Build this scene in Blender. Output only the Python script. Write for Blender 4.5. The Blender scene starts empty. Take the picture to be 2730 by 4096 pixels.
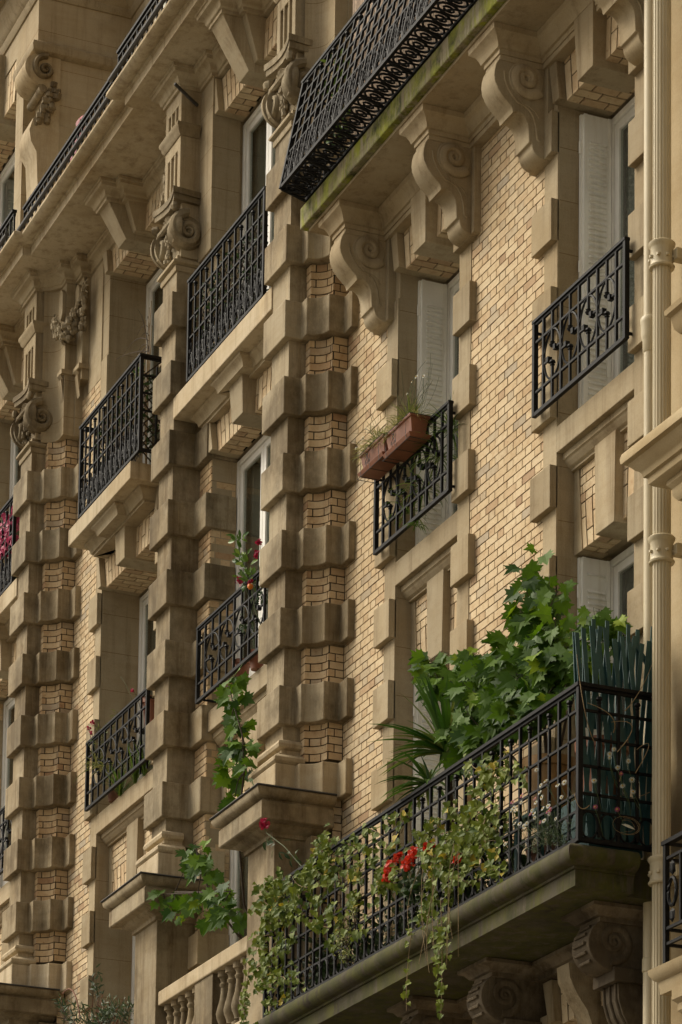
import bpy, bmesh, math, random
from mathutils import Vector, Matrix
R = math.radians
random.seed(11)
S = bpy.context.scene
COL = S.collection

# ------------------------------------------------------------------ camera, world, sun
cam_data = bpy.data.cameras.new('camera')
cam = bpy.data.objects.new('camera', cam_data)
COL.objects.link(cam)
S.camera = cam
cam_data.sensor_fit = 'VERTICAL'
cam_data.sensor_height = 24.0
cam_data.lens = 12437.1 / 4096 * 24
cam_data.shift_y = (5506.5 - 2048) / 4096
cam_data.clip_end = 2000
WX = (0.39213592, 0.91981637, 0.01293279)
WY = (-0.10410449, 0.05834151, -0.99285373)
WZ = (-0.91399763, 0.38798725, 0.11863482)
cam.matrix_world = Matrix(((WX[0], -WY[0], -WZ[0], 0.0),
                           (WX[1], -WY[1], -WZ[1], -10.8),
                           (WX[2], -WY[2], -WZ[2], 0.0),
                           (0, 0, 0, 1)))

SUN_EL, SUN_AZ = 44.0, 221.0      # compass: from -Y and a little -X
world = bpy.data.worlds.new('World')
S.world = world
world.use_nodes = True
wn = world.node_tree
wn.nodes.clear()
wo = wn.nodes.new('ShaderNodeOutputWorld')
bg = wn.nodes.new('ShaderNodeBackground')
sky = wn.nodes.new('ShaderNodeTexSky')
sky.sky_type = 'NISHITA'
sky.sun_disc = False
sky.sun_elevation = R(SUN_EL)
sky.sun_rotation = R(SUN_AZ)
sky.air_density = 1.0
sky.dust_density = 6.0
sky.ozone_density = 0.6
hs = wn.nodes.new('ShaderNodeHueSaturation')
hs.inputs['Saturation'].default_value = 0.35
tintn = wn.nodes.new('ShaderNodeMix')
tintn.data_type = 'RGBA'
tintn.blend_type = 'MULTIPLY'
tintn.inputs['Factor'].default_value = 1.0
tintn.inputs['B'].default_value = (1.0, 0.95, 0.865, 1)
wn.links.new(sky.outputs[0], hs.inputs['Color'])
wn.links.new(hs.outputs[0], tintn.inputs['A'])
wn.links.new(tintn.outputs['Result'], bg.inputs['Color'])
bg.inputs['Strength'].default_value = 0.098
wn.links.new(bg.outputs[0], wo.inputs[0])

sl = bpy.data.lights.new('sun', 'SUN')
sl.energy = 1.5
sl.angle = R(34)
sl.color = (1.0, 0.93, 0.76)
sun = bpy.data.objects.new('sun', sl)
COL.objects.link(sun)
dv = Vector((-0.66, -0.75, 0)).normalized() * math.cos(R(SUN_EL)) + Vector((0, 0, math.sin(R(SUN_EL))))
sun.rotation_euler = dv.to_track_quat('Z', 'Y').to_euler()

S.view_settings.view_transform = 'Standard'
S.view_settings.look = 'None'
S.view_settings.exposure = 0.58
S.view_settings.gamma = 1

# ------------------------------------------------------------------ materials
def newmat(name):
    m = bpy.data.materials.new(name)
    m.use_nodes = True
    nt = m.node_tree
    nt.nodes.clear()
    o = nt.nodes.new('ShaderNodeOutputMaterial')
    p = nt.nodes.new('ShaderNodeBsdfPrincipled')
    nt.links.new(p.outputs[0], o.inputs[0])
    return m, nt, p

def node(nt, t, **kw):
    n = nt.nodes.new('ShaderNode' + t)
    for k, v in kw.items():
        if k in n.inputs:
            n.inputs[k].default_value = v
        else:
            setattr(n, k, v)
    return n

def mixc(nt, a, b, fac, mode='MIX'):
    n = nt.nodes.new('ShaderNodeMix')
    n.data_type = 'RGBA'
    n.blend_type = mode
    for s, v in (('A', a), ('B', b), ('Factor', fac)):
        if isinstance(v, (tuple, list)):
            n.inputs[s].default_value = (*v[:3], 1)
        elif isinstance(v, (int, float)):
            n.inputs[s].default_value = v
        else:
            nt.links.new(v, n.inputs[s])
    return n.outputs['Result']

def ramp(nt, fac, stops):
    n = nt.nodes.new('ShaderNodeValToRGB')
    cr = n.color_ramp
    while len(cr.elements) < len(stops):
        cr.elements.new(0.5)
    for e, (p, c) in zip(cr.elements, stops):
        e.position = p
        e.color = (*c, 1) if len(c) == 3 else c
    nt.links.new(fac, n.inputs[0])
    return n.outputs[0]

def noise(nt, vec, scale, detail=4, rough=0.6, stretch=None):
    if stretch:
        mp = nt.nodes.new('ShaderNodeMapping')
        mp.inputs['Scale'].default_value = stretch
        nt.links.new(vec, mp.inputs[0])
        vec = mp.outputs[0]
    n = nt.nodes.new('ShaderNodeTexNoise')
    n.inputs['Scale'].default_value = scale
    n.inputs['Detail'].default_value = detail
    n.inputs['Roughness'].default_value = rough
    nt.links.new(vec, n.inputs['Vector'])
    return n.outputs[0]

def bump(nt, p, h, strength, dist):
    b = nt.nodes.new('ShaderNodeBump')
    b.inputs['Strength'].default_value = strength
    b.inputs['Distance'].default_value = dist
    nt.links.new(h, b.inputs['Height'])
    nt.links.new(b.outputs[0], p.inputs['Normal'])

def stone_mat(name, c, soot=0.5, pale=0.25, moss=0.0, rough=0.88, joints=False, grime=0.0):
    m, nt, p = newmat(name)
    tc = nt.nodes.new('ShaderNodeTexCoord').outputs['Object']
    big = noise(nt, tc, 0.9, 5, 0.6)
    med = noise(nt, tc, 5.0, 6, 0.65)
    fine = noise(nt, tc, 90.0, 3, 0.7)
    bed = noise(nt, tc, 3.0, 4, 0.6, (0.6, 0.6, 7.0))
    streak = noise(nt, tc, 1.0, 5, 0.7, (9.0, 9.0, 0.55))
    c2 = tuple(x * y for x, y in zip(c, (0.80, 0.74, 0.64)))
    c3 = tuple(min(1, x * y) for x, y in zip(c, (1.10, 1.12, 1.16)))
    col = mixc(nt, c2, c, ramp(nt, big, [(0.35, (0, 0, 0)), (0.62, (1, 1, 1))]))
    col = mixc(nt, col, c3, ramp(nt, med, [(0.5, (0, 0, 0)), (0.8, (pale,) * 3)]))
    col = mixc(nt, col, (0.86, 0.80, 0.70), ramp(nt, bed, [(0.45, (0, 0, 0)), (0.75, (0.45,) * 3)]), 'MULTIPLY')
    # rain streaks and soot, shapes of their own
    col = mixc(nt, col, (0.52, 0.46, 0.38), ramp(nt, streak, [(0.50, (0, 0, 0)), (0.72, (soot,) * 3)]), 'MULTIPLY')
    col = mixc(nt, col, (1.25, 1.22, 1.12), ramp(nt, streak, [(0.28, (pale,) * 3), (0.40, (0, 0, 0))]), 'MULTIPLY')
    blot = noise(nt, tc, 2.2, 8, 0.75)
    col = mixc(nt, col, (0.60, 0.55, 0.47), ramp(nt, blot, [(0.52, (0, 0, 0)), (0.70, (soot * 0.8,) * 3)]), 'MULTIPLY')
    col = mixc(nt, col, (0.78, 0.76, 0.72), ramp(nt, fine, [(0.35, (0.5,) * 3), (0.6, (0, 0, 0))]), 'MULTIPLY')
    oi = nt.nodes.new('ShaderNodeObjectInfo')
    col = mixc(nt, col, ramp(nt, oi.outputs['Random'], [(0.0, (0.80, 0.78, 0.75)), (0.5, (1.0, 0.98, 0.95)), (1.0, (1.10, 1.08, 1.06))]), 1.0, 'MULTIPLY')
    if joints:
        sp = nt.nodes.new('ShaderNodeSeparateXYZ'); nt.links.new(tc, sp.inputs[0])
        m1 = nt.nodes.new('ShaderNodeMath'); m1.operation = 'MULTIPLY_ADD'; m1.inputs[1].default_value = 1 / 0.4491; m1.inputs[2].default_value = 0.31
        nt.links.new(sp.outputs[2], m1.inputs[0])
        m2 = nt.nodes.new('ShaderNodeMath'); m2.operation = 'FRACT'; nt.links.new(m1.outputs[0], m2.inputs[0])
        m3 = nt.nodes.new('ShaderNodeMath'); m3.operation = 'LESS_THAN'; m3.inputs[1].default_value = 0.016; nt.links.new(m2.outputs[0], m3.inputs[0])
        col = mixc(nt, col, (0.66, 0.56, 0.42), m3.outputs[0], 'MULTIPLY')
    if grime:
        gn = noise(nt, tc, 1.3, 6, 0.72, (1.0, 1.0, 0.7))
        col = mixc(nt, col, (0.42, 0.395, 0.35), ramp(nt, gn, [(0.44, (0, 0, 0)), (0.60, (min(1, grime * 1.6),) * 3)]), 'MULTIPLY')
        g2 = noise(nt, tc, 1.0, 4, 0.8, (26.0, 26.0, 1.6))
        col = mixc(nt, col, (1.45, 1.42, 1.32), ramp(nt, g2, [(0.60, (0, 0, 0)), (0.70, (0.8,) * 3)]), 'MULTIPLY')
    if moss:
        mo = noise(nt, tc, 2.6, 8, 0.75)
        ms = noise(nt, tc, 1.4, 6, 0.7, (7.0, 7.0, 0.8))
        f1 = ramp(nt, mo, [(0.34, (0, 0, 0)), (0.52, (1,) * 3)])
        f2 = ramp(nt, ms, [(0.40, (0, 0, 0)), (0.50, (1, 1, 1))])
        mc = mixc(nt, (0.035, 0.036, 0.010), (0.24, 0.25, 0.028) if moss > 1.4 else (0.075, 0.072, 0.014), ramp(nt, med, [(0.35, (0, 0, 0)), (0.65, (1, 1, 1))]))
        col = mixc(nt, col, (0.07, 0.06, 0.04), ramp(nt, mo, [(0.34, (0.8,) * 3), (0.44, (0, 0, 0))]))
        col = mixc(nt, col, mc, mixc(nt, f1, f2, 1.0, 'MULTIPLY'))
    nt.links.new(col, p.inputs['Base Color'])
    p.inputs['Roughness'].default_value = rough
    p.inputs['Specular IOR Level'].default_value = 0.25
    h = mixc(nt, fine, med, 0.6)
    bump(nt, p, h, 0.35, 0.006)
    return m

def brick_mat(name, mul=(1.0, 0.98, 0.92)):
    m, nt, p = newmat(name)
    tc = nt.nodes.new('ShaderNodeTexCoord').outputs['Object']
    at = nt.nodes.new('ShaderNodeAttribute')
    at.attribute_name = 'tint'
    t = at.outputs['Fac']
    col = ramp(nt, t, [(0.0, (0.38, 0.26, 0.165)), (0.15, (0.50, 0.37, 0.235)), (0.38, (0.56, 0.44, 0.285)), (0.62, (0.62, 0.505, 0.345)),
                       (0.85, (0.49, 0.40, 0.28)), (1.0, (0.42, 0.36, 0.28))])
    col = mixc(nt, col, mul, 1.0, 'MULTIPLY')
    med = noise(nt, tc, 14.0, 6, 0.7)
    fine = noise(nt, tc, 120.0, 3, 0.7)
    big = noise(nt, tc, 0.8, 4, 0.6)
    col = mixc(nt, col, (0.72, 0.60, 0.50), ramp(nt, med, [(0.48, (0, 0, 0)), (0.75, (0.8,) * 3)]), 'MULTIPLY')
    col = mixc(nt, col, (0.80, 0.74, 0.66), ramp(nt, big, [(0.45, (0, 0, 0)), (0.7, (0.7,) * 3)]), 'MULTIPLY')
    spots = noise(nt, tc, 38.0, 2, 0.5)
    col = mixc(nt, col, (0.55, 0.36, 0.24), ramp(nt, spots, [(0.66, (0, 0, 0)), (0.76, (0.8,) * 3)]), 'MULTIPLY')
    nt.links.new(col, p.inputs['Base Color'])
    p.inputs['Roughness'].default_value = 0.85
    p.inputs['Specular IOR Level'].default_value = 0.25
    bump(nt, p, mixc(nt, fine, med, 0.5), 0.4, 0.005)
    return m

def plain_mat(name, c, rough=0.5, var=0.25, scale=12.0, metallic=0.0, spec=0.5, bmp=0.15, c2=None, dirt=0.0):
    m, nt, p = newmat(name)
    tc = nt.nodes.new('ShaderNodeTexCoord').outputs['Object']
    n1 = noise(nt, tc, scale, 5, 0.65)
    b = c2 or tuple(x * (1 - var) for x in c)
    col = mixc(nt, c, b, ramp(nt, n1, [(0.35, (0, 0, 0)), (0.68, (1, 1, 1))]))
    if dirt:
        n2 = noise(nt, tc, 1.0, 5, 0.7, (12.0, 12.0, 0.8))
        col = mixc(nt, col, (0.62, 0.56, 0.46), ramp(nt, n2, [(0.50, (0, 0, 0)), (0.72, (dirt,) * 3)]), 'MULTIPLY')
    nt.links.new(col, p.inputs['Base Color'])
    p.inputs['Roughness'].default_value = rough
    p.inputs['Metallic'].default_value = metallic
    p.inputs['Specular IOR Level'].default_value = spec
    if bmp:
        bump(nt, p, noise(nt, tc, scale * 6, 3, 0.6), bmp, 0.003)
    return m

def leaf_mat(name, ca, cb, cc=None, rough=0.5, trans=0.25):
    m, nt, p = newmat(name)
    at = nt.nodes.new('ShaderNodeAttribute')
    at.attribute_name = 'tint'
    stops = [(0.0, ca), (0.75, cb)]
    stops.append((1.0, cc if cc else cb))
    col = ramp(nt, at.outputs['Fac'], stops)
    tc = nt.nodes.new('ShaderNodeTexCoord').outputs['Object']
    col = mixc(nt, col, (0.7, 0.75, 0.6), noise(nt, tc, 30, 3, 0.6), 'MULTIPLY')
    nt.links.new(col, p.inputs['Base Color'])
    p.inputs['Roughness'].default_value = rough
    p.inputs['Specular IOR Level'].default_value = 0.35
    tr = nt.nodes.new('ShaderNodeBsdfTranslucent')
    nt.links.new(col, tr.inputs[0])
    mx = nt.nodes.new('ShaderNodeMixShader')
    mx.inputs[0].default_value = trans
    nt.links.new(p.outputs[0], mx.inputs[1])
    nt.links.new(tr.outputs[0], mx.inputs[2])
    nt.links.new(mx.outputs[0], nt.nodes['Material Output'].inputs[0])
    return m

def glass_mat():
    m, nt, p = newmat('window_glass')
    nt.nodes.remove(p)
    lw = nt.nodes.new('ShaderNodeLayerWeight')
    pw = nt.nodes.new('ShaderNodeMath'); pw.operation = 'POWER'; pw.inputs[1].default_value = 3.0
    nt.links.new(lw.outputs['Facing'], pw.inputs[0])
    fr = nt.nodes.new('ShaderNodeMath'); fr.operation = 'MULTIPLY_ADD'; fr.inputs[1].default_value = 0.75; fr.inputs[2].default_value = 0.04
    nt.links.new(pw.outputs[0], fr.inputs[0])
    tr = nt.nodes.new('ShaderNodeBsdfTransparent')
    tr.inputs[0].default_value = (0.75, 0.78, 0.76, 1)
    gl = nt.nodes.new('ShaderNodeBsdfGlossy')
    gl.inputs['Roughness'].default_value = 0.03
    gl.inputs['Color'].default_value = (0.8, 0.8, 0.78, 1)
    mx = nt.nodes.new('ShaderNodeMixShader')
    nt.links.new(fr.outputs[0], mx.inputs[0])
    nt.links.new(tr.outputs[0], mx.inputs[1])
    nt.links.new(gl.outputs[0], mx.inputs[2])
    nt.links.new(mx.outputs[0], nt.nodes['Material Output'].inputs[0])
    return m

def lace_mat():
    m, nt, p = newmat('lace_curtain')
    tc = nt.nodes.new('ShaderNodeTexCoord').outputs['Object']
    v = nt.nodes.new('ShaderNodeTexVoronoi')
    v.inputs['Scale'].default_value = 22
    nt.links.new(tc, v.inputs['Vector'])
    f = ramp(nt, v.outputs[0], [(0.25, (0.62, 0.62, 0.58)), (0.5, (0.30, 0.31, 0.30)), (0.7, (0.5, 0.5, 0.47))])
    nt.links.new(f, p.inputs['Base Color'])
    p.inputs['Roughness'].default_value = 0.9
    return m

M = dict(
    stone=stone_mat('limestone', (0.41, 0.345, 0.235), 0.7, 0.4), stone_wall=stone_mat('coursed_limestone', (0.41, 0.345, 0.235), 0.55, 0.35, joints=True),
    stone_pil=stone_mat('weathered_limestone', (0.355, 0.30, 0.205), 1.0, 0.9, grime=0.50),
    stone_pale=stone_mat('washed_limestone', (0.49, 0.415, 0.29), 0.8, 0.7),
    stone_clean=stone_mat('neighbour_stone', (0.46, 0.375, 0.235), 0.15, 0.15),
    stone_soot_shade=stone_mat('sooty_shaded_limestone', (0.21, 0.175, 0.125), 1.0, 0.5, grime=0.6),  # soot, and base darkened further to paint in shade under the lower balcony
    moss=stone_mat('mossy_limestone', (0.36, 0.33, 0.24), 0.9, 0.9, 1.5),
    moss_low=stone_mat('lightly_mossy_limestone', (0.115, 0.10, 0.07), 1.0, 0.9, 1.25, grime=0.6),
    lead=plain_mat('zinc_flashing', (0.06, 0.055, 0.05), 0.6, 0.5, 5.0, bmp=0.3),
    brick=brick_mat('glazed_ochre_brick'), brick_warm=brick_mat('sheltered_ochre_brick', (1.0, 0.93, 0.82)),
    mortar=plain_mat('dark_mortar', (0.085, 0.066, 0.043), 0.95, 0.4, 30, spec=0.1),
    joint=plain_mat('sooty_joint', (0.035, 0.028, 0.018), 0.95, 0.4, 30, spec=0.1),
    iron=plain_mat('painted_black_iron', (0.004, 0.0045, 0.005), 0.55, 0.3, 25, spec=0.14, c2=(0.010, 0.009, 0.008)),
    white=plain_mat('white_paint', (0.84, 0.82, 0.76), 0.45, 0.10, 4.0, bmp=0.05, dirt=0.3),
    shutter=plain_mat('grey_white_shutter_paint', (0.82, 0.80, 0.73), 0.55, 0.12, 3.0, bmp=0.05, dirt=0.5),
    cream=plain_mat('cream_pipe_paint', (0.52, 0.44, 0.28), 0.5, 0.1, 3.0, bmp=0.08, dirt=0.6),
    glass=glass_mat(),
    lace=lace_mat(), sheer=plain_mat('sheer_curtain', (0.30, 0.29, 0.25), 0.9, 0.35, 2.0, bmp=0, dirt=0.8),
    inside=plain_mat('dark_room', (0.03, 0.027, 0.022), 0.9, 0.3, 1.0, bmp=0),
    terra=plain_mat('terracotta_plastic', (0.25, 0.085, 0.035), 0.55, 0.25, 6.0, dirt=0.4),
    terra_d=plain_mat('aged_terracotta', (0.17, 0.07, 0.035), 0.8, 0.4, 10.0, dirt=0.5),
    ochrepot=plain_mat('ochre_glazed_pot', (0.36, 0.20, 0.06), 0.5, 0.4, 5.0),
    wire=plain_mat('thin_black_wire', (0.018, 0.017, 0.016), 0.5, 0.2),
    green_slat=plain_mat('green_painted_lath', (0.008, 0.050, 0.050), 0.6, 0.35, 10.0, c2=(0.02, 0.075, 0.07), dirt=0.6),
    wood=plain_mat('split_bamboo_screen', (0.36, 0.25, 0.16), 0.8, 0.5, 40.0),
    bark=plain_mat('brown_bark', (0.055, 0.035, 0.018), 0.9, 0.5, 40.0),
    dry=plain_mat('dry_tan_stem', (0.30, 0.21, 0.10), 0.8, 0.4, 30.0),
    redtwig=plain_mat('reddish_twig', (0.20, 0.060, 0.018), 0.7, 0.4, 30.0),
    greentwig=plain_mat('green_stem', (0.06, 0.09, 0.02), 0.7, 0.4, 30.0),
    soil=plain_mat('potting_soil', (0.03, 0.02, 0.012), 0.95, 0.4, 60.0),
    asphalt=plain_mat('asphalt', (0.05, 0.048, 0.045), 0.9, 0.3, 20.0),
    pave=plain_mat('pale_paving', (0.30, 0.27, 0.21), 0.85, 0.2, 4.0),
    maple=leaf_mat('maple_leaf', (0.028, 0.080, 0.003), (0.13, 0.245, 0.008), (0.30, 0.40, 0.02), rough=.6, trans=.35),
    ivy=leaf_mat('ivy_leaf', (0.05, 0.095, 0.006), (0.24, 0.28, 0.030), (0.50, 0.36, 0.03), rough=.6),
    dark_leaf=leaf_mat('dark_small_leaf', (0.018, 0.042, 0.008), (0.05, 0.09, 0.02)),
    yucca=leaf_mat('yucca_blade', (0.022, 0.07, 0.008), (0.075, 0.16, 0.014), (0.20, 0.22, 0.05)),
    spider=leaf_mat('spider_plant_blade', (0.14, 0.19, 0.04), (0.36, 0.34, 0.10), (0.52, 0.44, 0.18)),
    grey_leaf=leaf_mat('grey_green_leaf', (0.035, 0.065, 0.025), (0.10, 0.14, 0.06)),
    citrus=leaf_mat('glossy_leaf', (0.04, 0.10, 0.012), (0.16, 0.26, 0.03), (0.28, 0.36, 0.05), rough=0.35),
    red=leaf_mat('red_petal', (0.55, 0.018, 0.008), (0.75, 0.05, 0.015), trans=0.3),
    crimson=leaf_mat('crimson_petal', (0.30, 0.005, 0.03), (0.45, 0.015, 0.07), trans=0.3),
    pink=leaf_mat('pink_petal', (0.50, 0.05, 0.14), (0.62, 0.13, 0.25), trans=0.3),
    daisy=leaf_mat('white_petal', (0.70, 0.68, 0.60), (0.8, 0.78, 0.72), trans=0.2),
    yellow=plain_mat('yellow_centre', (0.55, 0.35, 0.03), 0.8, 0.2),
    orange=plain_mat('orange_fruit', (0.75, 0.20, 0.01), 0.45, 0.2),
    cloth=plain_mat('pale_cloth', (0.55, 0.50, 0.44), 0.9, 0.2, 8.0),
)

# ------------------------------------------------------------------ mesh builder
class MB:
    def __init__(s):
        s.v = []; s.f = []; s.t = []
    def quadset(s, vs, fs, tint=0.0):
        b = len(s.v)
        s.v += [tuple(p) for p in vs]
        for f in fs:
            s.f.append(tuple(b + i for i in f)); s.t.append(tint)
    def box(s, x0, x1, y0, y1, z0, z1, tint=0.0):
        s.quadset([(x0, y0, z0), (x1, y0, z0), (x1, y1, z0), (x0, y1, z0), (x0, y0, z1), (x1, y0, z1), (x1, y1, z1), (x0, y1, z1)],
                  [(0, 3, 2, 1), (4, 5, 6, 7), (0, 1, 5, 4), (1, 2, 6, 5), (2, 3, 7, 6), (3, 0, 4, 7)], tint)
    def hexa(s, p, tint=0.0):
        s.quadset(p, [(0, 3, 2, 1), (4, 5, 6, 7), (0, 1, 5, 4), (1, 2, 6, 5), (2, 3, 7, 6), (3, 0, 4, 7)], tint)
    def prism(s, poly, a, b, axis, tint=0.0):
        n = len(poly)
        def mk(p, h):
            if axis == 'Z': return (p[0], p[1], h)
            if axis == 'X': return (h, p[0], p[1])
            return (p[0], h, p[1])
        vs = [mk(p, a) for p in poly] + [mk(p, b) for p in poly]
        fs = [tuple(range(n - 1, -1, -1)), tuple(range(n, 2 * n))]
        fs += [(i, (i + 1) % n, n + (i + 1) % n, n + i) for i in range(n)]
        s.quadset(vs, fs, tint)
    def mould(s, path, prof, side=1, caps=True, closed=False):
        """sweep profile [(out, z)] along a plan path; out is measured to the right of travel * side"""
        n = len(path); k = len(prof)
        offs = []
        for i in range(n):
            def nrm(a, b):
                dx, dy = b[0] - a[0], b[1] - a[1]; l = math.hypot(dx, dy) or 1
                return (dy / l * side, -dx / l * side)
            if closed:
                n1 = nrm(path[i - 1], path[i]); n2 = nrm(path[i], path[(i + 1) % n])
            else:
                n1 = nrm(path[i - 1], path[i]) if i else nrm(path[0], path[1])
                n2 = nrm(path[i], path[i + 1]) if i < n - 1 else n1
            d = 1 + n1[0] * n2[0] + n1[1] * n2[1]
            d = max(d, 0.3)
            offs.append(((n1[0] + n2[0]) / d, (n1[1] + n2[1]) / d))
        vs = [(path[i][0] + offs[i][0] * o, path[i][1] + offs[i][1] * o, z) for i in range(n) for o, z in prof]
        fs = []
        m = n if closed else n - 1
        for i in range(m):
            j = (i + 1) % n
            for q in range(k):
                r = (q + 1) % k
                fs.append((i * k + q, j * k + q, j * k + r, i * k + r))
        if caps and not closed:
            fs.append(tuple(range(k))); fs.append(tuple(range((n - 1) * k + k - 1, (n - 1) * k - 1, -1)))
        s.quadset(vs, fs)
    def tube(s, pts, r, n=6, r2=None, caps=True, tint=0.0):
        pts = [Vector(p) for p in pts]
        if len(pts) < 2: return
        vs = []; m = len(pts)
        up = Vector((0.13, 0.21, 0.97))
        for i, p in enumerate(pts):
            t = (pts[min(i + 1, m - 1)] - pts[max(i - 1, 0)])
            if t.length < 1e-9: t = Vector((0, 0, 1))
            t.normalize()
            a = t.cross(up)
            if a.length < 0.15: a = t.cross(Vector((1, 0.1, 0)))
            a.normalize(); b = t.cross(a)
            rr = r if r2 is None else r + (r2 - r) * i / (m - 1)
            for k in range(n):
                an = 2 * math.pi * k / n
                vs.append(p + a * math.cos(an) * rr + b * math.sin(an) * rr)
        fs = [(i * n + k, i * n + (k + 1) % n, (i + 1) * n + (k + 1) % n, (i + 1) * n + k) for i in range(m - 1) for k in range(n)]
        if caps: fs += [tuple(range(n - 1, -1, -1)), tuple(range((m - 1) * n, m * n))]
        s.quadset(vs, fs, tint)
    def bar(s, a, b, w, d, updir=(0, 1, 0)):
        a = Vector(a); b = Vector(b); t = (b - a).normalized(); u = Vector(updir)
        u = (u - t * u.dot(t)).normalized(); q = t.cross(u)
        p = []
        for c in (a, b):
            p += [c - q * w / 2 - u * d / 2, c + q * w / 2 - u * d / 2, c + q * w / 2 + u * d / 2, c - q * w / 2 + u * d / 2]
        s.hexa(p)
    def lathe(s, c, prof, n=16, a0=0.0, a1=2 * math.pi, smooth=True):
        full = abs(a1 - a0 - 2 * math.pi) < 1e-6
        m = n if full else n + 1
        vs = [(c[0] + r * math.cos(a0 + (a1 - a0) * k / n), c[1] + r * math.sin(a0 + (a1 - a0) * k / n), z) for r, z in prof for k in range(m)]
        fs = []
        for i in range(len(prof) - 1):
            for k in range(n):
                fs.append((i * m + k, i * m + (k + 1) % m, (i + 1) * m + (k + 1) % m, (i + 1) * m + k))
        fs += [tuple(range(m - 1, -1, -1)), tuple(range((len(prof) - 1) * m, len(prof) * m))]
        s.quadset(vs, fs)
    def ball(s, c, r, n=8, sq=(1, 1, 1), tint=0.0, jit=0.0):
        vs = []; rings = max(3, n // 2)
        for i in range(1, rings):
            th = math.pi * i / rings
            for k in range(n):
                a = 2 * math.pi * k / n
                q = r * (1 + random.uniform(-jit, jit))
                vs.append((c[0] + q * sq[0] * math.sin(th) * math.cos(a), c[1] + q * sq[1] * math.sin(th) * math.sin(a), c[2] + q * sq[2] * math.cos(th)))
        vs += [(c[0], c[1], c[2] + r * sq[2]), (c[0], c[1], c[2] - r * sq[2])]
        fs = [(i * n + k, (i + 1) * n + k, (i + 1) * n + (k + 1) % n, i * n + (k + 1) % n) for i in range(rings - 2) for k in range(n)]
        T, B = (rings - 1) * n, (rings - 1) * n + 1
        fs += [(T, k, (k + 1) % n) for k in range(n)] + [(B, (rings - 2) * n + (k + 1) % n, (rings - 2) * n + k) for k in range(n)]
        s.quadset(vs, fs, tint)
    def build(s, name, mat, parent=None, bevel=0.0, smooth=False, fix=True, seg=2):
        me = bpy.data.meshes.new(name)
        me.from_pydata(s.v, [], s.f)
        if any(s.t):
            at = me.attributes.new('tint', 'FLOAT', 'FACE')
            at.data.foreach_set('value', s.t)
        if fix:
            bm = bmesh.new(); bm.from_mesh(me)
            bmesh.ops.recalc_face_normals(bm, faces=bm.faces)
            bm.to_mesh(me); bm.free()
        me.materials.append(mat)
        o = bpy.data.objects.new(name, me)
        COL.objects.link(o)
        if smooth:
            me.polygons.foreach_set('use_smooth', [True] * len(me.polygons))
            try:
                me.set_sharp_from_angle(angle=R(38))
            except Exception:
                pass
        if parent: o.parent = parent
        if bevel:
            b = o.modifiers.new('bevel', 'BEVEL')
            b.width = bevel; b.segments = seg; b.limit_method = 'ANGLE'; b.angle_limit = R(35)
            b.harden_normals = False
        return o

def tag(o, label=None, cat=None, group=None, kind=None):
    if label: o['label'] = label
    if cat: o['category'] = cat
    if group: o['group'] = group
    if kind: o['kind'] = kind
    return o

def thing(name, label, cat, loc=(0, 0, 0), group=None):
    o = bpy.data.objects.new(name, None)
    COL.objects.link(o)
    o.location = loc
    o.empty_display_size = 0.2
    return tag(o, label, cat, group)

# parts are built in world coordinates; reparent keeps them there
def adopt(o, root):
    o.parent = root
    o.matrix_parent_inverse = Matrix.Translation(-Vector(root.location))
    return o

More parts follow.
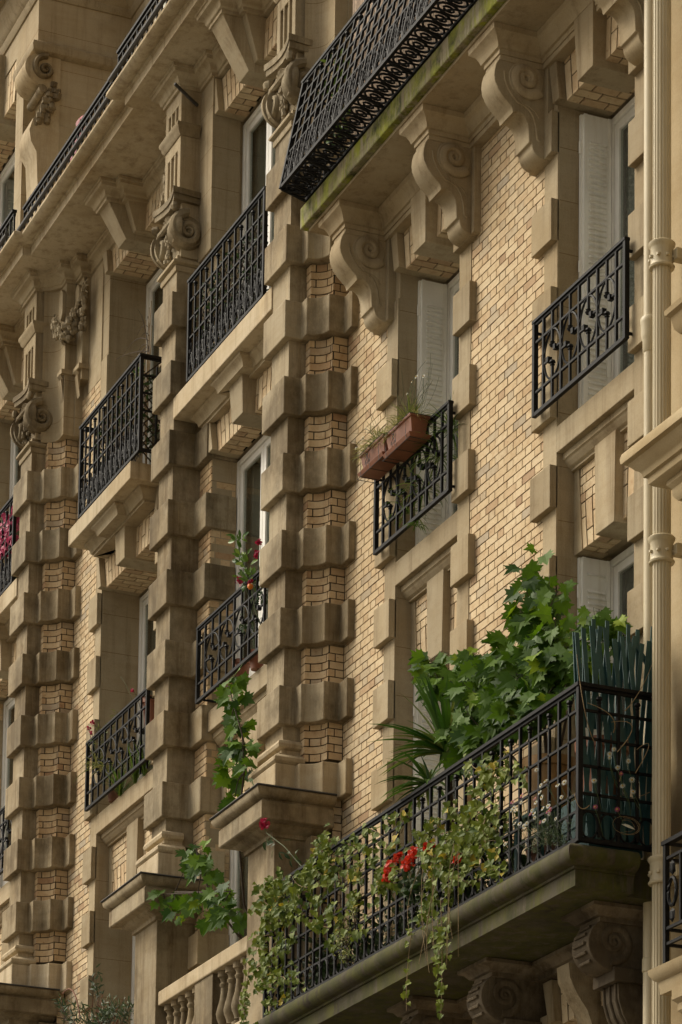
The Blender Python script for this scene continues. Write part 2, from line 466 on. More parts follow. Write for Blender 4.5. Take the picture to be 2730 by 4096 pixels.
# ------------------------------------------------------------------ brickwork
CP = 0.0748          # course pitch
MO = 0.7485          # ten courses
HD, ST = 0.112, 0.229
def brick_run(mb, mo, path, z0, nc, side=1, phase=0.0, k0=0):
    """Flemish bond bricks following a plan path; outside is right of travel * side"""
    seg = []; L = 0
    for a, b in zip(path, path[1:]):
        l = math.hypot(b[0] - a[0], b[1] - a[1]); seg.append((L, l, a, b)); L += l
    smoothpath = len(path) > 2
    def P(s, off):
        s = min(max(s, 0), L)
        for (s0, l, a, b) in seg:
            if s <= s0 + l + 1e-9:
                break
        t = (s - s0) / l
        dx, dy = (b[0] - a[0]) / l, (b[1] - a[1]) / l
        nx, ny = dy * side, -dx * side
        if smoothpath:
            i = seg.index((s0, l, a, b))
            def nn(q):
                (_, ll, aa, bb) = seg[q]
                return ((bb[1] - aa[1]) / ll * side, -(bb[0] - aa[0]) / ll * side)
            n0 = nn(max(i - 1, 0)); n1 = nn(i); n2 = nn(min(i + 1, len(seg) - 1))
            w0 = ((n0[0] + n1[0]) / 2, (n0[1] + n1[1]) / 2); w1 = ((n1[0] + n2[0]) / 2, (n1[1] + n2[1]) / 2)
            nx, ny = w0[0] * (1 - t) + w1[0] * t, w0[1] * (1 - t) + w1[1] * t
        return (a[0] + dx * t * l + nx * off, a[1] + dy * t * l + ny * off)
    per = HD + ST
    for k in range(nc):
        zb = z0 + k * CP
        ph = phase + (per / 2 if (k + k0) % 2 else 0)
        s = -per + (ph % per)
        while s < L:
            for w in (HD, ST):
                a, b = max(s, 0), min(s + w, L)
                s += w
                if b - a < 0.02: continue
                j = 0.0055
                jit = random.uniform(-0.0016, 0.0016)
                cuts = [a + j, b - j]
                if smoothpath:
                    cuts = sorted(set([a + j, b - j] + [c for (c, _, _, _) in seg if a + j < c < b - j]))
                za, zc = zb + j + random.uniform(-.0006, .0006), zb + CP - j + random.uniform(-.0006, .0006)
                vs = []
                for c in cuts:
                    f = P(c, jit); g = P(c, -0.02)
                    vs += [(f[0], f[1], za), (f[0], f[1], zc), (g[0], g[1], za), (g[0], g[1], zc)]
                m = len(cuts); fs = []
                for i in range(m - 1):
                    o, p = i * 4, i * 4 + 4
                    fs += [(o, p, p + 1, o + 1), (o + 1, p + 1, p + 3, o + 3), (o, o + 2, p + 2, p)]
                fs += [(0, 1, 3, 2), ((m - 1) * 4, (m - 1) * 4 + 2, (m - 1) * 4 + 3, (m - 1) * 4 + 1)]
                r = random.random()
                mb.quadset(vs, fs, 0.001 + (r if random.random() < .45 else 0.30 + 0.4 * r))
    # mortar sheet
    vs = []; n = len(path)
    ss = [0] + [c + l for (c, l, _, _) in seg]
    for c in ss:
        g = P(c, -0.008)
        vs += [(g[0], g[1], z0), (g[0], g[1], z0 + nc * CP)]
    mo.quadset(vs, [(i * 2, i * 2 + 2, i * 2 + 3, i * 2 + 1) for i in range(n - 1)])

def soldier(mb, mo, x0, x1, y, z0, z1, xc, fan=0.35, depth=0.36, skip=None, off=0):
    """flat-arch lintel: upright bricks on the front fanned about xc, and their long soffit"""
    n = max(1, round((x1 - x0) / .108)); w = (x1 - x0) / n
    H = z1 - z0
    def fx(x, z): return xc + (x - xc) * (1 + fan * (z - z0) / 1.2)
    for i in range(n):
        a, b = x0 + i * w + .009, x0 + (i + 1) * w - .009
        if skip and skip[0] < (a + b) / 2 < skip[1]: continue
        cuts = [0, H * (0.34 if (i + off) % 2 else 0.67), H]
        for c0, c1 in zip(cuts, cuts[1:]):
            u, v = z0 + c0 + (.006 if c0 else 0), z0 + c1 - .006
            jit = random.uniform(-.0015, .0015)
            vs = [(fx(a, u), y + jit, u), (fx(b, u), y + jit, u), (fx(b, v), y + jit, v), (fx(a, v), y + jit, v),
                  (fx(a, u), y + .02, u), (fx(b, u), y + .02, u), (fx(b, v), y + .02, v), (fx(a, v), y + .02, v)]
            mb.quadset(vs, [(0, 1, 2, 3), (0, 3, 7, 4), (1, 5, 6, 2), (2, 6, 7, 3), (0, 4, 5, 1)], 0.2 + .6 * random.random())
        # soffit bricks
        q = y + (.0 if i % 2 else -.11)
        while q < y + depth:
            p0, p1 = max(q, y) + (.007 if q > y else 0), min(q + .225, y + depth) - .007
            q += .225
            if p1 - p0 < .02: continue
            zz = z0 + random.uniform(-.0015, .0015)
            mb.quadset([(a, p0, zz), (b, p0, zz), (b, p1, zz), (a, p1, zz), (a, p0, z0 + .02), (b, p0, z0 + .02), (b, p1, z0 + .02), (a, p1, z0 + .02)],
                       [(0, 1, 2, 3), (0, 4, 5, 1), (1, 5, 6, 2), (2, 6, 7, 3), (3, 7, 4, 0)], 0.05 + .45 * random.random())
    mo.quadset([(fx(x0, z0), y + .008, z0 + .006), (fx(x1, z0), y + .008, z0 + .006), (fx(x1, z1), y + .008, z1), (fx(x0, z1), y + .008, z1)], [(0, 1, 2, 3)])
    mo.quadset([(x0, y + .008, z0 + .014), (x1, y + .008, z0 + .014), (x1, y + depth, z0 + .014), (x0, y + depth, z0 + .014)], [(0, 1, 2, 3)])
    for sgn, xx in ((0, x0), (1, x1)):
        pass

def arc(cx, cy, r, a0, a1, n):
    return [(cx + r * math.cos(R(a0 + (a1 - a0) * i / n)), cy + r * math.sin(R(a0 + (a1 - a0) * i / n))) for i in range(n + 1)]

# ------------------------------------------------------------------ ground and street
GZ = -1.6
g = MB(); g.quadset([(-400, -400, GZ), (400, -400, GZ), (400, 400, GZ), (-400, 400, GZ)], [(0, 1, 2, 3)])
tag(g.build('ground', M['pave'], fix=False), kind='structure')
g = MB(); g.quadset([(-300, -12.5, GZ + .004), (300, -12.5, GZ + .004), (300, -3.2, GZ + .004), (-300, -3.2, GZ + .004)], [(0, 1, 2, 3)])
tag(g.build('road', M['asphalt'], fix=False), kind='structure')
g = MB(); g.box(-300, 300, -3.2, -.75, GZ + .002, GZ + .13)
tag(g.build('pavement', M['pave'], bevel=.02), kind='structure')

# ------------------------------------------------------------------ the apartment building
B = thing('apartment_building', 'ochre brick and carved limestone apartment house with black iron balconies', 'building', (-27, 0, GZ))
def part(mb, name, mat, parent=None, **k):
    o = mb.build(name, M[mat], **k)
    if parent is None or parent is B: return adopt(o, B)
    o.parent = parent      # parts have identity transform apart from their inverse
    o.matrix_parent_inverse = Matrix.Identity(4)
    return o
# children of parts: the part sits at the world origin offset only through its parent inverse, so identity is right
T0 = 9.745
BH = .365
P1X, P2X, P3X = -26.085, -29.265, -34.28
W2 = (-24.43, -23.13); W1 = (-21.27, -19.97)
B2O = (-28.66, -26.69); B3O = (-32.76, -30.79)
DX = P3X - P1X       # shift to the next pavilion

# --- backing walls (also the stone reveals)
def wall_with_openings(x0, x1, yf, yb, z0, z1, ops, rec=.175):
    """ops: list of (xa, xb, [(za, zb), ...]) sorted by x"""
    mb = MB(); x = x0
    for xa, xb, zs in ops:
        mb.box(x, xa, yf, yb, z0, z1)
        z = z0
        for za, zb in zs:
            zl_ = z + .03 if z > z0 else z
            if 5.5 < z < 10: mb.box(xa, xb, yf + rec, yb, zl_, za - .001)
            else: mb.box(xa, xb, yf + .03, yb, zl_, za - .001)
            z = zb
        mb.box(xa, xb, yf + .03, yb, z + .03, z1)
        x = xb
    mb.box(x, x1, yf, yb, z0, z1)
    return mb
FL = [(-.6, 1.9), (2.9, 5.6), (6.74, 9.48), (10.52, 13.22), (14.26, 16.95)]
mb = wall_with_openings(-25.72, -19.47, .012, .60, GZ, 17.5, [(W2[0], W2[1], FL), (W1[0], W1[1], FL)])
part(mb, 'wall', 'stone_wall')
FL3 = [(-.6, 1.9), (2.9, 5.5), (6.74, 9.42), (10.50, 13.14), (13.83, 16.94)]
mb = wall_with_openings(-33.95, -29.4, .012, .60, GZ, 17.5, [(B3O[0], B3O[1], FL3)])
part(mb, 'wall', 'stone_wall')
FL2 = [(-.6, 1.9), (2.9, 5.5), (6.74, 9.40), (10.42, 13.13), (13.85, 16.80)]
for dx in (0, DX):
    xr = (-29.38 + dx, -25.74 + dx)
    mb = wall_with_openings(xr[0], xr[1], -.178, .598, GZ, 17.5, [(B2O[0] - .04 + dx, B2O[1] + .04 + dx, FL2)])
    part(mb, 'wall', 'stone_wall')

# --- flat brickwork
mb = MB(); mo = MB()
z0 = T0 - 60 * CP
nc = int((13.66 - z0) / CP)
brick_run(mb, mo, [(P1X + .49, 0), (-24.66, 0)], z0, nc, phase=.1)
brick_run(mb, mo, [(-22.89, 0), (-21.50, 0)], z0, nc, phase=.03)
o = part(mb, 'brickwork', 'brick')
part(mo, 'mortar', 'mortar', o, fix=False)
mb = MB(); mo = MB()
brick_run(mb, mo, [(P3X + .49, 0), (-32.97, 0)], T0 - 60 * CP, 60 + int(6.1 / CP), phase=.12)
brick_run(mb, mo, [(-30.58, 0), (-29.9, 0)], T0 - 60 * CP, 60 + int(6.1 / CP), phase=.12)
o = part(mb, 'brickwork', 'brick')
part(mo, 'mortar', 'mortar', o, fix=False)

# --- quoins beside the openings: flush short stones, proud long blocks
def quoins(xj, s, ylong, ztop0, zlo, zhi, wl=.345, ws=.235, name='quoins', hl=.355):
    sh = MB(); lgs = []
    a, b = sorted((xj, xj + s * ws))
    sh.box(a, b, -.005, .0118, zlo, zhi)
    k = -12
    while True:
        zt = ztop0 + k * MO; k += 1
        if zt > zhi + .05: break
        if zt - hl < zlo - .05 or (name == 'quoins' and wl < .32 and 13.2 < zt < 14.0): continue
        a, b = sorted((xj, xj + s * (wl + random.uniform(-.012, .012))))
        lg = MB(); lg.box(a, b, ylong, .0105, zt - hl, zt); lgs.append(lg)
    o = part(sh, name, 'stone')
    for lg in lgs: part(lg, 'quoin_block', 'stone', o, bevel=.005)
quoins(W2[0], -1, -.064, 9.43, 5.0, 13.0)
quoins(W2[1], 1, -.068, 9.43, 5.0, 13.75)
quoins(W1[0], -1, -.064, 9.45, 5.0, 13.75)
quoins(W1[1], 1, -.064, 9.43, 5.0, 13.75)
quoins(B3O[0], -1, -.058, 10.134, 5.0, 16.0, wl=.30, ws=.21, hl=.372)
quoins(B3O[1], 1, -.058, 10.134, 5.0, 16.0, wl=.30, ws=.21, hl=.372)

# --- pilasters
def blk_plan(xc, s, concave, grow=0.0):
    f = .556 + grow; h = .28 + grow
    if concave:
        a = [(.488 + .07, -.318 - .07)]
        pts = [(-h, -.10), (-h, -f), (h, -f), (h, -.388), (.400, -.388)]
        pts += arc(.560, -.388, .160, 180, 90, 8)[1:]
        pts += [(.562, -.071), (.735, -.071), (.735, .02), (-h, .02)]
        pts[0] = (-h, -.12); pts.insert(0, (-h, .02)); pts.pop(-1)
        pts = [(-h, .02), (-h, -f), (h, -f), (h, -.388), (.400, -.388)] + arc(.562, -.388, .160, 180, 90, 8)[1:] + [(.562, -.071), (.735, -.071), (.735, .02)]
    else:
        pts = [(-h, .02), (-h, -f), (h, -f), (h, -.262), (.605, -.262), (.605, .078), (.5, .078), (.5, .02)]
    return [(xc + s * x, y) for x, y in pts]
def rec_plan(xc, s, concave):
    if concave:
        pts = [(-.215, .02), (-.215, -.486), (.213, -.486), (.213, -.318), (.325, -.318)] + arc(.488, -.318, .163, 180, 90, 8)[1:] + [(.49, .02)]
    else:
        pts = [(-.215, .02), (-.215, -.486), (.213, -.486), (.213, -.19), (.30, -.19), (.30, .02)]
    return [(xc + s * x, y) for x, y in pts]
IN = .012
def pilaster(xc, s, concave, detail=True):
    # stone core, slightly inside the brick faces
    core = MB()
    def core_pts(ins):
        if concave:
            pts = [(-.215, .015), (-.215, -.486), (.213, -.486), (.213, -.318 + ins), (.325 - ins, -.318 + ins)] + arc(.488, -.318 + ins * 0, .163 + ins, 176, 90, 7)[1:] + [(.49 - ins, -.155 + ins), (.49 - ins, .015)]
        else:
            pts = [(-.215, .015), (-.215, -.486), (.213, -.486), (.213, -.17), (.3, -.17), (.3, .015)]
        return [(xc + s * x, y) for x, y in pts]
    core.prism(core_pts(.010), 9.10, 15.25, 'Z')
    shaft = part(core, 'pilaster', 'stone_pil', bevel=.004, seg=1)
    nb = 8
    for k in range(0, nb):
        zt = T0 + k * MO
        if k == 7 and not detail: break
        b = MB(); b.prism(blk_plan(xc, s, concave), zt - BH, zt, 'Z')
        part(b, 'stone_block', 'stone_pil', shaft, bevel=.009)
    for k in range(-1, nb):
        mb = MB(); mo = MB()
        zb = T0 + k * MO
        n = 5
        if k == -1: zb = 9.03; n = 5
        sd = s
        if concave:
            p1 = [(xc + s * .213, -.318), (xc + s * .325, -.318)]
            p2 = [(xc + s * x, y) for x, y in arc(.488, -.318, .163, 180, 90, 8)]
            p3 = [(xc + s * .49, -.155), (xc + s * .49, .0)]
            for p, ph in ((p1, .0), (p2, .05), (p3, .24 if k % 2 else .24)):
                brick_run(mb, mo, p, zb, n, side=sd, phase=ph)
            part(mb, 'brickwork', 'brick_warm', shaft)
            part(mo, 'mortar', 'mortar', shaft, fix=False)
    # moulded base, pedestal
    base = MB()
    path = [(xc - s * .215, -.30), (xc - s * .215, -.486), (xc + s * .213, -.486), (xc + s * .213, -.31)]
    base.mould(path, [(-.05, 9.24), (.03, 9.24), (.055, 9.225), (.068, 9.195), (.06, 9.165), (.035, 9.15), (.02, 9.145), (.02, 9.115), (.035, 9.10),
                      (.06, 9.10), (.06, 9.085), (.10, 9.075), (.125, 9.045), (.125, 9.015), (.10, 8.985), (.07, 8.975), (-.05, 8.975)], side=s if True else 1)
    part(base, 'moulded_base', 'stone_pale', shaft, smooth=True)
    ped = MB()
    if concave:
        pl = [(-.325, .02), (-.325, -.60), (.325, -.60), (.325, -.395), (.40, -.395)] + arc(.562, -.388, .160, 182, 90, 8)[1:] + [(.562, -.071), (.735, -.071), (.735, .02)]
    else:
        pl = [(-.325, .02), (-.325, -.60), (.325, -.60), (.325, -.262), (.605, -.262), (.605, .02)]
    ped.prism([(xc + s * x, y) for x, y in pl], 8.65, 8.985, 'Z')
    part(ped, 'pedestal', 'stone_pale', shaft, bevel=.012)
    cap = MB()
    path = [(xc - s * .33, 0), (xc - s * .33, -.60), (xc + s * .33, -.60), (xc + s * .33, -.10)]
    cap.mould(path, [(-.25, 8.66), (.27, 8.655), (.275, 8.635), (.262, 8.60), (.235, 8.575), (.195, 8.565), (.195, 8.55), (.215, 8.54), (.215, 8.385), (.205, 8.375), (.12, 8.37), (.10, 8.345), (.05, 8.325), (.03, 8.31), (.03, 8.275), (-.05, 8.27)], side=s)
    cap.box(xc - .30, xc + .30, -.58, -.02, 8.28, 8.652)
    part(cap, 'pier_cornice', 'stone_pil', shaft, smooth=True)
    fl = MB()
    fl.mould([(xc - s * .33, 0), (xc - s * .33, -.60), (xc + s * .33, -.60), (xc + s * .33, -.10)], [(.0, 8.662), (.285, 8.657), (.292, 8.662), (.285, 8.672), (.0, 8.69)], side=s)
    part(fl, 'zinc_flashing', 'lead', shaft)
    pier = MB()
    if concave:
        pp = [(-.33, .02), (-.33, -.60), (.33, -.60), (.33, -.30), (.49, -.30), (.49, .02)]
    else:
        pp = [(-.33, .02), (-.33, -.60), (.33, -.60), (.33, -.175), (.33, .02)]
    pier.prism([(xc + s * x, y) for x, y in pp], GZ, 8.29, 'Z')
    part(pier, 'pier', 'stone_pil', shaft, bevel=.006)
    if concave:
        mb = MB(); mo = MB()
        n = int((8.65 - 7.4) / CP)
        brick_run(mb, mo, [(xc + s * .50, -.10), (xc + s * .50, 0)], 8.66 - n * CP, n, side=s, phase=.15)
        part(mb, 'brickwork', 'brick', shaft); part(mo, 'mortar', 'mortar', shaft, fix=False)
    # neck moulding under the capital
    nk = MB()
    path = [(xc - s * .215, -.25), (xc - s * .215, -.486), (xc + s * .213, -.486), (xc + s * .213, -.25)]
    nk.mould(path, [(-.03, 15.30), (.02, 15.31), (.05, 15.325), (.055, 15.34), (.05, 15.355), (.02, 15.37), (-.03, 15.37)], side=s)
    nk.mould(path, [(-.03, 15.24), (.015, 15.245), (.022, 15.27), (.02, 15.30), (-.03, 15.30)], side=s)
    nk.box(xc - .212, xc + .212, -.484, .0, 15.25, 15.42)
    part(nk, 'neck_moulding', 'stone', shaft, smooth=True)
    # upper shaft, flutes on the front
    up = MB()
    x0, x1 = xc - .235, xc + .235
    up.box(x0, x1, -.455, .02, 15.40, 17.28)
    for a, b in ((0, .085), (.155, .185), (.285, .315), (.385, .47)):
        up.box(x0 + a, x0 + b, -.482, -.45, 16.08, 17.26)
    up.box(x0 + .002, x1 - .002, -.481, -.45, 16.60, 16.86)
    up.box(x0 + .002, x1 - .002, -.481, -.45, 17.10, 17.26)
    up.box(x0 + .002, x1 - .002, -.481, -.45, 16.08, 16.14)
    part(up, 'fluted_shaft', 'stone', shaft, bevel=.004, seg=1)
    st = MB()
    path = [(x0 if s > 0 else x1, -.28), (x0 if s > 0 else x1, -.482), (x1 if s > 0 else x0, -.482), (x1 if s > 0 else x0, -.28)]
    st.mould(path, [(-.03, 16.86), (.055, 16.855), (.055, 16.82), (.04, 16.80), (.03, 16.76), (.01, 16.73), (-.03, 16.725)], side=s)
    part(st, 'band_moulding', 'stone', shaft, smooth=True)
    # upper side returns (stone)
    sd = MB()
    if concave:
        pl = [(.2, .02), (.2, -.26), (.235, -.36), (.27, -.40)] + [(.27, -.40)] + arc(.45, -.40, .175, 180, 90, 8)[0:] + [(.61, -.225), (.61, -.09), (.64, -.09), (.82, -.09), (.82, .0), (.82, .02)]
        pl = [(.2, .02), (.2, -.37), (.275, -.37), (.275, -.40)] + arc(.45, -.40, .175, 180, 90, 8)[1:] + [(.60, -.225), (.60, -.09), (.62, -.09), (.62, .02)]
        sd.prism([(xc + s * x, y) for x, y in pl], 15.36 if True else 16, 17.28, 'Z')
    else:
        sd.box(*sorted((xc + s * .2, xc + s * .60)), -.262, .05, 15.36, 17.28)
    part(sd, 'side_return', 'stone_wall', shaft, bevel=.004, seg=1)
    capital(xc, s, shaft)
    return shaft

def spiral_pts(c, r0, r1, turns, plane, flip=1, a0=0.0, n=56, off=0.0):
    pts = []
    for i in range(n + 1):
        t = i / n
        r = r0 * (r1 / r0) ** t
        a = a0 + flip * turns * 2 * math.pi * t
        u, v = math.cos(a) * r, math.sin(a) * r
        if plane == 'YZ': pts.append((c[0] + off * t, c[1] + u, c[2] + v))
        else: pts.append((c[0] + u, c[1] + off * t, c[2] + v))
    return pts

def spiral_tape(mb, c, r0, r1, turns, plane, flip, a0, w0, w1, n=60, rise=.03, outdir=-1):
    """raised spiral ridge: a swept tube flattened against the face, tapering to the eye"""
    pts = spiral_pts(c, r0, r1, turns, plane, flip, a0, n)
    for i in range(0, n):
        pass
    m = len(pts)
    vs = []; k = 6
    cx = Vector(c)
    axis = Vector((outdir, 0, 0)) if plane == 'YZ' else Vector((0, outdir, 0))
    for i, p in enumerate(pts):
        t = i / (m - 1)
        w = w0 + (w1 - w0) * t
        p = Vector(p); rad = (p - cx).normalized()
        h = rise * (1 - .3 * t)
        prof = [(-.5, -.01), (-.5, h * .55), (-.2, h), (.25, h * .9), (.5, h * .4), (.5, -.01)]
        for a, b in prof:
            vs.append(p + rad * (a * w) + axis * b)
    fs = [(i * k + q, i * k + (q + 1) % k, (i + 1) * k + (q + 1) % k, (i + 1) * k + q) for i in range(m - 1) for q in range(k)]
    fs += [tuple(range(k)), tuple(range((m - 1) * k, m * k))]
    mb.quadset(vs, fs)
    mb.ball(c, r1 * .85, 8)

def capital(xc, s, parent):
    c = MB()
    h = .235
    # bell and abacus with concave edges
    c.box(xc - .20, xc + .20, -.46, -.02, 15.40, 15.98)
    ab = []
    X, Y0, Y1 = .30, -.565, -.02
    front = [(-X, Y0 + .0)] + [(-X + .6 * t, Y0 + .05 * math.sin(math.pi * t)) for t in (.15, .3, .5, .7, .85)] + [(X, Y0)]
    ab = [(xc + a, b) for a, b in front] + [(xc + X - .03, Y1 - .22), (xc + X - .01, Y1), (xc - X + .01, Y1), (xc - X + .03, Y1 - .22)]
    c.prism(ab, 15.99, 16.05, 'Z')
    ab2 = [(xc + (p[0] - xc) * 1.06, p[1] - .015 if p[1] < -.3 else p[1]) for p in ab]
    c.prism(ab2, 16.052, 16.115, 'Z')
    # volutes: two on the front, one deep one on each flank, splayed to the corner
    for sx in (-1, 1):
        spiral_tape(c, (xc + sx * .20, -.50, 15.66), .165, .022, 2.1, 'XZ', -sx, R(90), .085, .02, rise=.055, outdir=-1)
        c.tube([(xc + sx * .20, -.47, 15.66), (xc + sx * .20, -.505, 15.66)], .16, 20, .12)
        # flank volute facing sideways
        xf = xc + sx * .265
        spiral_tape(c, (xf + sx * .02, -.40, 15.66), .20, .026, 2.2, 'YZ', 1, R(90), .10, .025, rise=.06, outdir=sx)
        c.tube([(xf - sx * .08, -.40, 15.66), (xf + sx * .025, -.40, 15.66)], .195, 24, .17)
        c.ball((xf + sx * .03, -.55, 15.90), .05, 8, jit=.15)
        # leafy drops
        for k in range(9):
            a = random.uniform(-.9, 1.2)
            c.ball((xf - sx * .02 + random.uniform(-.02, .02), -.19 + random.uniform(-.03, .04), 15.42 + .06 * k * .8), .035 + .01 * random.random(), 6, (1, 1, 1.3), jit=.2)
    # scallop shell at the centre
    for k in range(-4, 5):
        a = R(90 + k * 19)
        c.tube([(xc, -.49, 15.79), (xc + math.cos(a) * .12, -.53, 15.79 + math.sin(a) * .13)], .008, 6, .020)
    # fruit drops between the volutes
    for k in range(16):
        c.ball((xc + random.uniform(-.07, .07), -.50 + random.uniform(-.02, .02), 15.42 + k * .02), .03, 6, (1, 1, 1.2), jit=.2)
    c.tube([(xc - .25, -.52, 15.83), (xc - .1, -.53, 15.81), (xc + .1, -.53, 15.81), (xc + .25, -.52, 15.83)], .035, 8)
    part(c, 'capital', 'stone_pil', parent, smooth=True)

pilaster(P1X, 1, True)
pilaster(P2X, 1, False)
pilaster(P3X, 1, True)

# bay-side brick strips and brick/stone reveals of the pavilion bays
for dx in (0, DX):
    for k in range(-1, 6):
        mb = MB(); mo = MB()
        zb = T0 + k * MO
        for s, xj in ((1, B2O[0] - .04 + dx), (-1, B2O[1] + .04 + dx)):
            xp = xj - s * .35
            if k < 5 or True:
                if zb + 5 * CP < 13.2:
                    brick_run(mb, mo, [(xp, -.19), (xj, -.19)] if s > 0 else [(xj, -.19), (xp, -.19)], zb, 5, phase=.15)
                    if s > 0: brick_run(mb, mo, [(xj, -.19), (xj, .08)], zb, 5, side=1, phase=.11 if k % 2 else .11)
                    else: brick_run(mb, mo, [(xj, .08), (xj, -.19)], zb, 5, side=1, phase=.11)
            zt = zb
            if s < 0:
                bl = MB(); bl.box(xj - .04, xj + .36, -.262, .079, zt - BH, zt); part(bl, 'stone_block', 'stone', None, bevel=.006)
        if mb.v:
            o = part(mb, 'brickwork', 'brick_warm'); part(mo, 'mortar', 'mortar', o, fix=False)
    mb = MB(); mo = MB()
    for zz in (8.66, ):
        for s, xj in ((1, B2O[0] - .04 + dx), (-1, B2O[1] + .04 + dx)):
            xp = xj - s * .35
            brick_run(mb, mo, [(xp, -.19), (xj, -.19)] if s > 0 else [(xj, -.19), (xp, -.19)], zz - 7 * CP, 12, phase=.15)
            if s > 0: brick_run(mb, mo, [(xj, -.19), (xj, .08)], zz - 7 * CP, 12, side=1, phase=.11)
    for s, xj in ((1, B2O[0] - .04 + dx),):
        for za_, zb_ in ((7.80, 8.136), (7.07, 7.42)):
            bl = MB(); bl.box(xj - .35, xj + .04, -.262, .079, za_, zb_); part(bl, 'stone_block', 'stone', None, bevel=.006)
    o = part(mb, 'brickwork', 'brick')
    part(mo, 'mortar', 'mortar', o, fix=False)

# ------------------------------------------------------------------ windows
def window(x0, x1, z0, z1, y, shutters=False, curtain='sheer', bars=0, leaves=2):
    """timber casements set at depth y; shutters fold against the jambs"""
    fr = MB(); f = .055
    fr.box(x0, x0 + f, y, y + .09, z0, z1); fr.box(x1 - f, x1, y, y + .09, z0, z1)
    fr.box(x0 + f, x1 - f, y, y + .09, z1 - f, z1); fr.box(x0 + f, x1 - f, y, y + .09, z0, z0 + .08)
    xm = (x0 + x1) / 2
    o = part(fr, 'window', 'white', None, bevel=.004)
    lw_ = (x1 - x0 - 2 * f) / leaves
    for a, b in [(x0 + f + lw_ * q_ + .004, x0 + f + lw_ * (q_ + 1) - .004) for q_ in range(leaves)]:
        c = MB(); w = .07
        ya, yb = y + .02, y + .065
        c.box(a, a + w, ya, yb, z0 + .085, z1 - f - .005); c.box(b - w, b, ya, yb, z0 + .085, z1 - f - .005)
        c.box(a + w, b - w, ya, yb, z1 - f - .005 - w, z1 - f - .005); c.box(a + w, b - w, ya, yb, z0 + .085, z0 + .085 + .30)
        zt = z0 + (z1 - z0) * .66
        if bars: c.box(a + w, b - w, ya + .005, yb - .005, zt, zt + .03)
        part(c, 'casement', 'white', o, bevel=.005)
        gl = MB(); gl.box(a + w, b - w, y + .040, y + .044, z0 + .38, z1 - f - .005 - w)
        part(gl, 'pane', 'glass', o)
    room = MB()
    room.quadset([(x0, y + .09, z0), (x1, y + .09, z0), (x1, y + .09, z1), (x0, y + .09, z1), (x0, y + 1.6, z0), (x1, y + 1.6, z0), (x1, y + 1.6, z1), (x0, y + 1.6, z1)],
                 [(4, 5, 6, 7), (0, 1, 5, 4), (1, 2, 6, 5), (2, 3, 7, 6), (3, 0, 4, 7)])
    part(room, 'room_interior', 'inside', o, fix=False)
    if curtain:
        cu = MB(); n = 40
        vs = []
        for i in range(n + 1):
            x = x0 + .06 + (x1 - x0 - .12) * i / n
            yy = y + .125 + .022 * math.sin(i * 1.9)
            vs += [(x, yy, z0 + .1), (x, yy, z1 - .08)]
        cu.quadset(vs, [(i * 2, i * 2 + 2, i * 2 + 3, i * 2 + 1) for i in range(n)])
        part(cu, 'curtain', curtain, o, fix=False)
    if shutters:
        for s, xj in ((1, x0), (-1, x1)):
            sh = MB(); ya, yb = y - .275, y - .008
            t = .022
            def leaf(xa, xb, y0, y1, face):
                sh.box(min(xa, xb), max(xa, xb), y0, y1, z0 + .03, z1 - .015)
                # pressed louvres
                zz = z0 + .12
                while zz < z1 - .16:
                    gap = abs((zz - z0) % 1.25 - 1.2) < .05
                    if not gap:
                        xo = xb
                        d = .024 * (1 if xb > xa else -1)
                        sh.quadset([(xo, y0 + .045, zz + .030), (xo, y1 - .045, zz + .030), (xo + d, y1 - .05, zz + .004), (xo + d, y0 + .05, zz + .004), (xo, y0 + .045, zz), (xo, y1 - .045, zz)],
                                   [(0, 1, 2, 3), (3, 2, 5, 4), (0, 3, 4), (1, 5, 2)])
                    zz += .0485
                # raised stiles
                d = .007 * (1 if xb > xa else -1)
                a, b = sorted((xb, xb + d))
                sh.box(a, b, y0, y0 + .03, z0 + .03, z1 - .015); sh.box(a, b, y1 - .03, y1, z0 + .03, z1 - .015)
            leaf(xj + s * .004, xj + s * (.004 + t), ya, yb, s)
            leaf(xj + s * (.010 + t), xj + s * (.010 + 2 * t), ya + .018, yb, s)
            for zh in (z0 + .45, z0 + 1.3, z1 - .35):
                sh.tube([(xj + s * .03, ya - .006, zh), (xj + s * .03, ya - .006, zh + .10)], .010, 6)
                sh.box(*sorted((xj + s * .05, xj + s * .066)), yb - .04, yb - .01, zh, zh + .09)
            part(sh, 'shutter', 'shutter', o)
    return o
for w in (W2, W1):
    for z0_, z1_ in FL[1:]:
        window(w[0], w[1], z0_ + .02, z1_ - .012, .46, True, 'lace' if w is W1 and z0_ > 8 else 'sheer')
for z0_, z1_ in FL3[1:]:
    window(B3O[0], B3O[1], z0_, z1_ - .005, .455, False, leaves=3)
for dx in (0, DX):
    for z0_, z1_ in FL2[1:]:
        window(B2O[0] - .04 + dx, B2O[1] + .04 + dx, z0_, z1_ - .005, .085, False, leaves=3)

